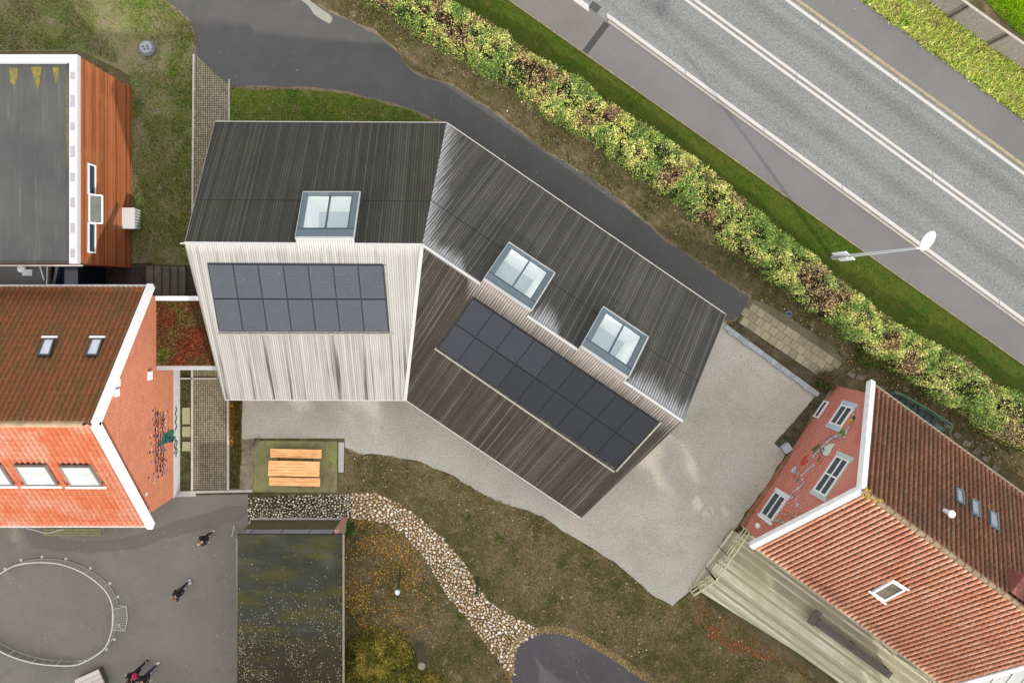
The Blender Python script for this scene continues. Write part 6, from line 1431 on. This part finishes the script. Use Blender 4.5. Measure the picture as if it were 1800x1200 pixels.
cover('lawn_grass', 26000, [[(1715, -20), (1870, -20), (1870, 120), (1800, 66), (1760, 34)]], [], [C(112, 146, 14, .8), C(134, 166, 26, .8), C(98, 132, 12, .8)], 'bright lawn grass behind the fence', (.03, .08), (.015, .03), ns=(20, 21))
cover('bed_plants', 5000, [BED2], [], [C(96, 96, 50, KS), C(116, 106, 56, KS), C(84, 90, 40, KS)], 'low olive plants in the bed by the paver path', (.04, .1), (.02, .04), ns=(9, 22))
cover('bed_plants', 2200, [[(404, 706), (412, 706), (411, 785), (404, 785)]], [], [C(196, 130, 40, KS), C(150, 100, 40, KS), C(210, 160, 60, KS)], 'orange flowers along the white kerb', (.05, .12), (.02, .05), ns=(8, 24))
cover('bed_plants', 3500, [EST], [], [C(120, 90, 50, KS), C(100, 84, 44, KS), C(160, 110, 50, KS), C(110, 110, 50, KS)], 'small leafy plants in the strip beside the edging', (.04, .1), (.02, .045), ns=(10, 25), dens=lambda x, y: (vnoise(x, y, 16, 26) > .42)*1.0)
cover('bed_plants', 4200, [HBED], [], [C(92, 84, 56, KS), C(76, 72, 44, KS), C(110, 100, 62, KS)], 'sparse plants at the foot of the mosaic gable', (.03, .08), (.02, .04), ns=(10, 27), dens=lambda x, y: (vnoise(x, y, 14, 28) > .5)*1.0)
cover('bed_plants', 2500, [BED1], [[(320, 714), (336, 714), (336, 794), (320, 794)]], [C(100, 96, 60, KS), C(84, 82, 46, KS)], 'moss in the narrow bed', (.02, .05), (.02, .04), ns=(8, 29))

# fallen leaves
PT_ = [C(214, 196, 130, KS), C(196, 160, 84, KS), C(226, 212, 170, KS), C(178, 132, 62, KS), C(150, 104, 56, KS)]
PO_ = [C(176, 118, 48, KS), C(196, 140, 60, KS), C(140, 90, 44, KS), C(206, 170, 96, KS), C(112, 70, 38, KS), C(150, 122, 50, KS)]
litter('leaf_litter', 1500, [PH], [], rng, PT_, (.05, .11), .04, lambda x, y: np.clip((vnoise(x, y, 60, 71)-.35)*3, .1, 1)*np.where(x > 1250, 1, .5), 'pale fallen leaves between path and hedge')
litter('leaf_litter', 2600, [[(1300, 500), (1500, 600), (1800, 790), (1800, 850), (1640, 740), (1500, 660), (1420, 580), (1320, 520)]], [], rng, PT_+PO_, (.04, .09), .04, None, 'leaves scattered beside the flagstones')
litter('leaf_litter', 3000, [LOWV], [POND]+DK, rng, PT_, (.035, .09), .05, lambda x, y: np.clip((vnoise(x, y, 70, 72)-.3)*2.5, .08, .8), 'pale fallen leaves on the lower lawn')
litter('leaf_litter', 9000, [LOWV], [POND, CREEK]+DK, rng, [C(130, 96, 60, KS), C(156, 118, 76, KS), C(104, 78, 52, KS), C(150, 130, 96, KS)], (.025, .06), .05, lambda x, y: np.clip((vnoise(x, y, 40, 92)-.42)*4, .03, 1), 'brown leaf fragments on the lower lawn')
litter('leaf_litter', 6000, [PH], [FP], rng, [C(134, 100, 64, KS), C(160, 124, 80, KS), C(110, 84, 56, KS), C(160, 140, 100, KS)], (.025, .06), .05, lambda x, y: np.clip((vnoise(x, y, 36, 93)-.4)*4, .05, 1), 'brown leaf fragments below the hedge')
litter('leaf_litter', 11000, [LEAFZ], [CREEK], rng, PO_+[C(196, 160, 60, KS)], (.04, .09), .04, lambda x, y: np.clip(1.3-(x-606)/150, .12, 1)*np.clip((vnoise(x, y, 30, 77)-.2)*2.5, .1, 1), 'orange leaves drifted beside the mossy shed')
litter('leaf_litter', 7500, [grow(CREEK, 5)], [], rng, PO_, (.03, .08), .05, lambda x, y: np.where((x < 700) & (y < 905), 1, .30), 'orange leaves between the creek stones')
EDG = [(606, 786), (690, 800), (740, 810), (800, 836), (850, 866), (900, 886), (955, 905), (985, 930), (1040, 960), (1100, 1000), (1150, 1045), (1190, 1062), (1300, 1100), (1420, 1185), (1400, 1200), (1290, 1120), (1190, 1085), (1140, 1072), (1090, 1022), (1030, 982), (975, 950), (940, 925), (890, 905), (840, 890), (790, 858), (730, 832), (680, 822), (610, 815)]
litter('leaf_litter', 26000, [EDG], [], rng, [C(150, 110, 66, KS), C(120, 84, 50, KS), C(176, 140, 92, KS), C(96, 80, 44, KS)], (.03, .06), .03, lambda x, y: np.clip((vnoise(x, y, 24, 75)-.42)*3.2, .03, .8), 'brown leaves caught along the yard edge')
litter('leaf_litter', 9000, [[(1300, 1098), (1440, 1195), (1500, 1204), (1440, 1204), (1340, 1150), (1230, 1085), (1225, 1045)], [(1215, 1080), (1290, 1120), (1360, 1160), (1300, 1150), (1230, 1110)]], [], rng, [C(150, 90, 50, KS), C(176, 120, 70, KS), C(120, 70, 44, KS)], (.035, .07), .04, lambda x, y: np.clip((vnoise(x, y, 18, 76)-.35)*3, .05, 1), 'red-brown leaves along the edge of the deck')
PEDG = grow(POND, 12)
litter('leaf_litter', 12000, [[p for p in PEDG if p[1] < 1230]], [grow(POND, -2)], rng, [C(176, 150, 104, KS), C(196, 176, 120, KS), C(140, 118, 72, KS), C(160, 120, 80, KS)], (.03, .07), .03, None, 'pale leaves washed up round the pond')
litter('leaf_litter', 420, [POND], [], rng, [C(150, 136, 120, KS), C(176, 160, 140, KS)], (.03, .07), .014, None, 'leaves floating on the pond')
litter('leaf_litter', 1400, [[(-20, 930), (415, 930), (415, 1204), (-20, 1204)]], [], rng, [C(170, 164, 150, KS), C(196, 190, 170, KS), C(160, 140, 100, KS)], (.025, .06), .01, lambda x, y: np.clip(vnoise(x, y, 60, 79)*1.2-.1, 0, 1)*np.where(x > 250, 1, .5), 'small pale leaves scattered on the playground')
litter('leaf_litter', 260, [NPATH[4:28]], [], rng, [C(170, 164, 140, KS), C(200, 190, 160, KS)], (.03, .07), .01, None, 'a few leaves on the dark path')
litter('leaf_litter', 5000, [YARD], [], rng, [C(120, 110, 96, KS), C(150, 140, 120, KS), C(100, 90, 80, KS), C(206, 200, 190, KS)], (.015, .04), .008, None, 'specks of leaf on the gravel yard')
litter('leaf_litter', 220, [[(1040, 90), (1075, 45), (1800, 575), (1800, 640)], [(1402, 0), (1512, 0), (1800, 212), (1800, 292)]], [], rng, [C(200, 180, 160, 1.9), C(210, 190, 150, 1.9)], (.03, .07), .01, None, 'a few leaves on the cycle paths')
litter('leaf_litter', 380, [[(1250, 960), (1345, 950), (1640, 1170), (1560, 1200), (1420, 1140), (1240, 1040)]], [], rng, PT_, (.03, .07), ZD+.005, None, 'leaves on the deck')
# shed roof leaves
n_ = 6500; lx = rng.uniform(sx0+.05, sx1-.12, n_); lyy = rng.uniform(P(0, 1205, ZS).y, sy1, n_); dn_ = np.clip((sy1-lyy)/5.5, .05, 1)**2.4*np.clip((vnoise(lx, lyy, .9, 81)-.2)*2.2, .08, 1); k = rng.random(n_) < dn_
lx, lyy = lx[k], lyy[k]; m_ = len(lx); nr = np.stack([rng.normal(0, .3, m_), rng.normal(0, .3, m_), np.ones(m_)], 1)
quads('leaf_scatter', np.stack([lx, lyy, np.full(m_, ZS+.01)], 1), nr, rng.uniform(.03, .07, m_), pick(rng, m_, [C(170, 160, 130, 1.1), C(150, 124, 84, 1.1), C(130, 104, 70, 1.1), C(176, 172, 150, 1.1)]), LITTER, rng, sh, .7)['kind'] = 'stuff'

# ---------------------------------------------------------------- people
SKIN = flat('skin', C(214, 168, 146, 1.2), .6, var=.05)
def skin_mesh(name, nodes, edges, radii, mat, parent, sub=1, root=0):
    me = bpy.data.meshes.new(name); bm = bmesh.new(); lay = bm.verts.layers.skin.verify(); vs_ = [bm.verts.new(p) for p in nodes]
    for v, r in zip(vs_, radii): v[lay].radius = (r, r) if not isinstance(r, tuple) else r
    vs_[root][lay].use_root = True
    for a, b in edges: bm.edges.new((vs_[a], vs_[b]))
    bm.to_mesh(me); bm.free(); me.materials.append(mat); o = link(name, me, parent)
    md = o.modifiers.new('skin', 'SKIN'); md.use_smooth_shade = True; o.modifiers.new('sub', 'SUBSURF').render_levels = sub; return o
def person(px, py, face, h, label, jacket, trousers, shoe, hair, step=.22, arms=((.12, -.18), (-.1, .2)), bag=None, lean=.06, hairlen=.1, group=None):
    """px,py: feet on the ground; face: heading in degrees; built around h metres tall"""
    base = P(px, py); p = empty('person', base, label, 'person', group); s = h/1.7; R_ = Matrix.Rotation(math.radians(face), 3, 'Z')
    T = lambda x, y, z: R_@V((x*s, y*s, z*s))      # x forward, y left
    hipz, kz = .90, .48
    f1, f2 = step, -step; pel = T(0, 0, .93); ch = T(lean, 0, 1.28); nk = T(lean*1.3, 0, 1.45); hd_ = T(lean*1.6+.02, 0, 1.585)
    nodes = [pel, T(lean*.6, 0, 1.1), ch, nk, hd_, T(lean*1.6+.02, 0, 1.66)]; rad = [.125*s, .115*s, .125*s, .055*s, .088*s, .07*s]; ed = [(0, 1), (1, 2), (2, 3), (3, 4), (4, 5)]
    legs = []
    for sg, f in ((1, f1), (-1, f2)):
        b = len(nodes); bend = .06 if f < 0 else .02; kn = T(f*.45+bend, .085*sg, kz); an = T(f-.02, .085*sg, .09+(.07 if f < 0 else 0)); toe = T(f+.13, .09*sg, .04+(0 if f > 0 else .0))
        nodes += [T(0, .085*sg, .86), kn, an, toe]; rad += [.085*s, .055*s, .038*s, .032*s]; ed += [(0, b), (b, b+1), (b+1, b+2), (b+2, b+3)]; legs.append((T(0, .085*sg, .86), kn, an, toe))
    armn = []
    for sg, (e_, w_) in ((1, arms[0]), (-1, arms[1])):
        b = len(nodes); shd = T(lean, .17*sg, 1.38); el = T(lean+e_, .235*sg, 1.13); wr = T(lean+w_+.03, .25*sg, .90+abs(w_)*.35); pm = wr+(wr-el).normalized()*.07*s
        nodes += [shd, el, wr, pm]; rad += [.055*s, .042*s, .028*s, .03*s]; ed += [(2, b), (b, b+1), (b+1, b+2), (b+2, b+3)]; armn.append((shd, el, wr)); d = (wr-el).normalized(); sd2 = T(1, 0, 0).normalized()
        for k, (o_, L1) in enumerate(((-.027, .055), (-.009, .07), (.009, .075), (.026, .065))):
            c = len(nodes); q = pm+sd2*o_*s+d*L1*.55*s; q2 = q+d*L1*.5*s-T(0, .015*sg, 0); nodes += [q, q2]; rad += [.0085*s, .007*s]; ed += [(b+3, c), (c, c+1)]
        c = len(nodes); nodes += [wr+d*.03*s+sd2*.035*s, wr+d*.065*s+sd2*.045*s]; rad += [.0095*s, .008*s]; ed += [(b+2, c), (c, c+1)]
    skin_mesh('body', nodes, ed, rad, SKIN, p, 1)
    J = [T(lean*.1, 0, .93), T(lean*.6, 0, 1.1), ch, T(lean*1.2, 0, 1.42)]; jr = [.15*s, .138*s, .152*s, .085*s]; je = [(0, 1), (1, 2), (2, 3)]
    for shd, el, wr in armn: b = len(J); J += [shd, el, el.lerp(wr, .92)]; jr += [.078*s, .058*s, .045*s]; je += [(2, b), (b, b+1), (b+1, b+2)]
    skin_mesh('jacket', J, je, jr, jacket, p, 1, 1)
    K = [T(0, 0, .92)]; kr = [.138*s]; ke = []
    for hp_, kn, an, toe in legs: b = len(K); K += [hp_, kn, kn.lerp(an, .9)]; kr += [.1*s, .07*s, .055*s]; ke += [(0, b), (b, b+1), (b+1, b+2)]
    skin_mesh('trousers', K, ke, kr, trousers, p, 1)
    m = MB()
    for hp_, kn, an, toe in legs: c = (an*.45+toe*.55)+V((0, 0, -.01)); c.z = max(c.z, .05); dd = (toe-an); m.ball(c, (.16*s, .066*s, .065*s), 12, 8, Matrix.Rotation(math.atan2(dd.y, dd.x), 3, 'Z'))
    m.build('shoes', shoe, p, smooth=True) if False else None
    ms = MB(); l = base
    ms.v = [v+l for v in m.v]; ms.f = m.f; ms.uv = m.uv; ms.c = m.c; ms.build('shoes', shoe, p, smooth=True)
    m = MB(); hc_ = l+hd_+T(-.022, 0, .045); m.ball(hc_, (.102*s, .092*s, .105*s), 14, 10, R_); 
    if hairlen > .12: m.ball(l+T(lean*1.2-.06, 0, 1.47), (.06*s, .085*s, .16*s), 12, 8, R_)
    m.build('hair', hair, p, smooth=True)
    m = MB(); fc = l+hd_; m.ball(fc+T(.088, 0, -.01), (.022*s, .012*s, .02*s), 8, 6, R_); m.build('nose', SKIN, p, smooth=True)
    for sg in (1, -1): m = MB(); m.ball(fc+T(.078, .032*sg, .015), .012*s, 8, 6); m.build('eye', DARK, p)
    m = MB(); m.ball(fc+T(.08, 0, -.05), (.01*s, .026*s, .008*s), 8, 6, R_); m.build('mouth', flat('lips', C(170, 90, 86, 1.2)), p)
    for sg in (1, -1): m = MB(); m.ball(fc+T(0, .09*sg, 0), (.02*s, .01*s, .03*s), 8, 6, R_); m.build('ear', SKIN, p)
    if bag: m = MB(); m.ball(l+T(-.17, 0, 1.22), (.10*s, .15*s, .21*s), 12, 8, R_); m.build('backpack', bag, p, smooth=True)
    return p
BLK = flat('black_cloth', (.012, .012, .016), .85); NVY = flat('navy_cloth', (.016, .018, .04), .85); SHW = flat('white_shoe', (.6, .6, .6), .6)
GINGER = flat('auburn_hair', C(150, 84, 54, 1.2), .7, var=.2); DKH = flat('dark_hair', (.03, .02, .016), .7); PINK = flat('magenta_cloth', C(200, 40, 90, 1.2), .8); BLOND = flat('blond_hair', C(190, 150, 104, 1.2), .7, var=.2)
person(372, 937, 205, 1.5, 'child in black walking alone near the shed corner', BLK, BLK, SHW, BLOND, .2)
person(330, 1027, 225, 1.6, 'auburn-haired child in dark clothes with a ball at the feet', BLK, NVY, SHW, GINGER, .28, arms=((.25, .3), (-.1, .1)))
person(253, 1168, 215, 1.7, 'person in black with a magenta backpack at the lower photo edge', BLK, BLK, BLK, DKH, .3, bag=PINK, hairlen=.2)
person(272, 1173, 218, 1.68, 'person in black with white shoes walking beside the magenta backpack', BLK, NVY, SHW, BLOND, .34)
m = MB(); bc = P(335, 1022)+V((0, 0, .11)); m.ball(bc, .11, 16, 12, col=C(200, 200, 196, 1.2))
o = m.build('football', VCOL, smooth=True); tag(o, 'white football at the feet of the auburn-haired child', 'ball')
m = MB()
for a, b in ((0, 0), (1.2, .6), (2.5, .4), (4, .7), (5.2, .5)): d = V((math.cos(a)*math.sin(b*2), math.sin(a)*math.sin(b*2), math.cos(b*2))); m.ball(bc+d*.095, .03, 8, 6, col=(.03, .03, .03))
o.name = 'football'; q = m.build('ball_panel', VCOL); q.parent = o
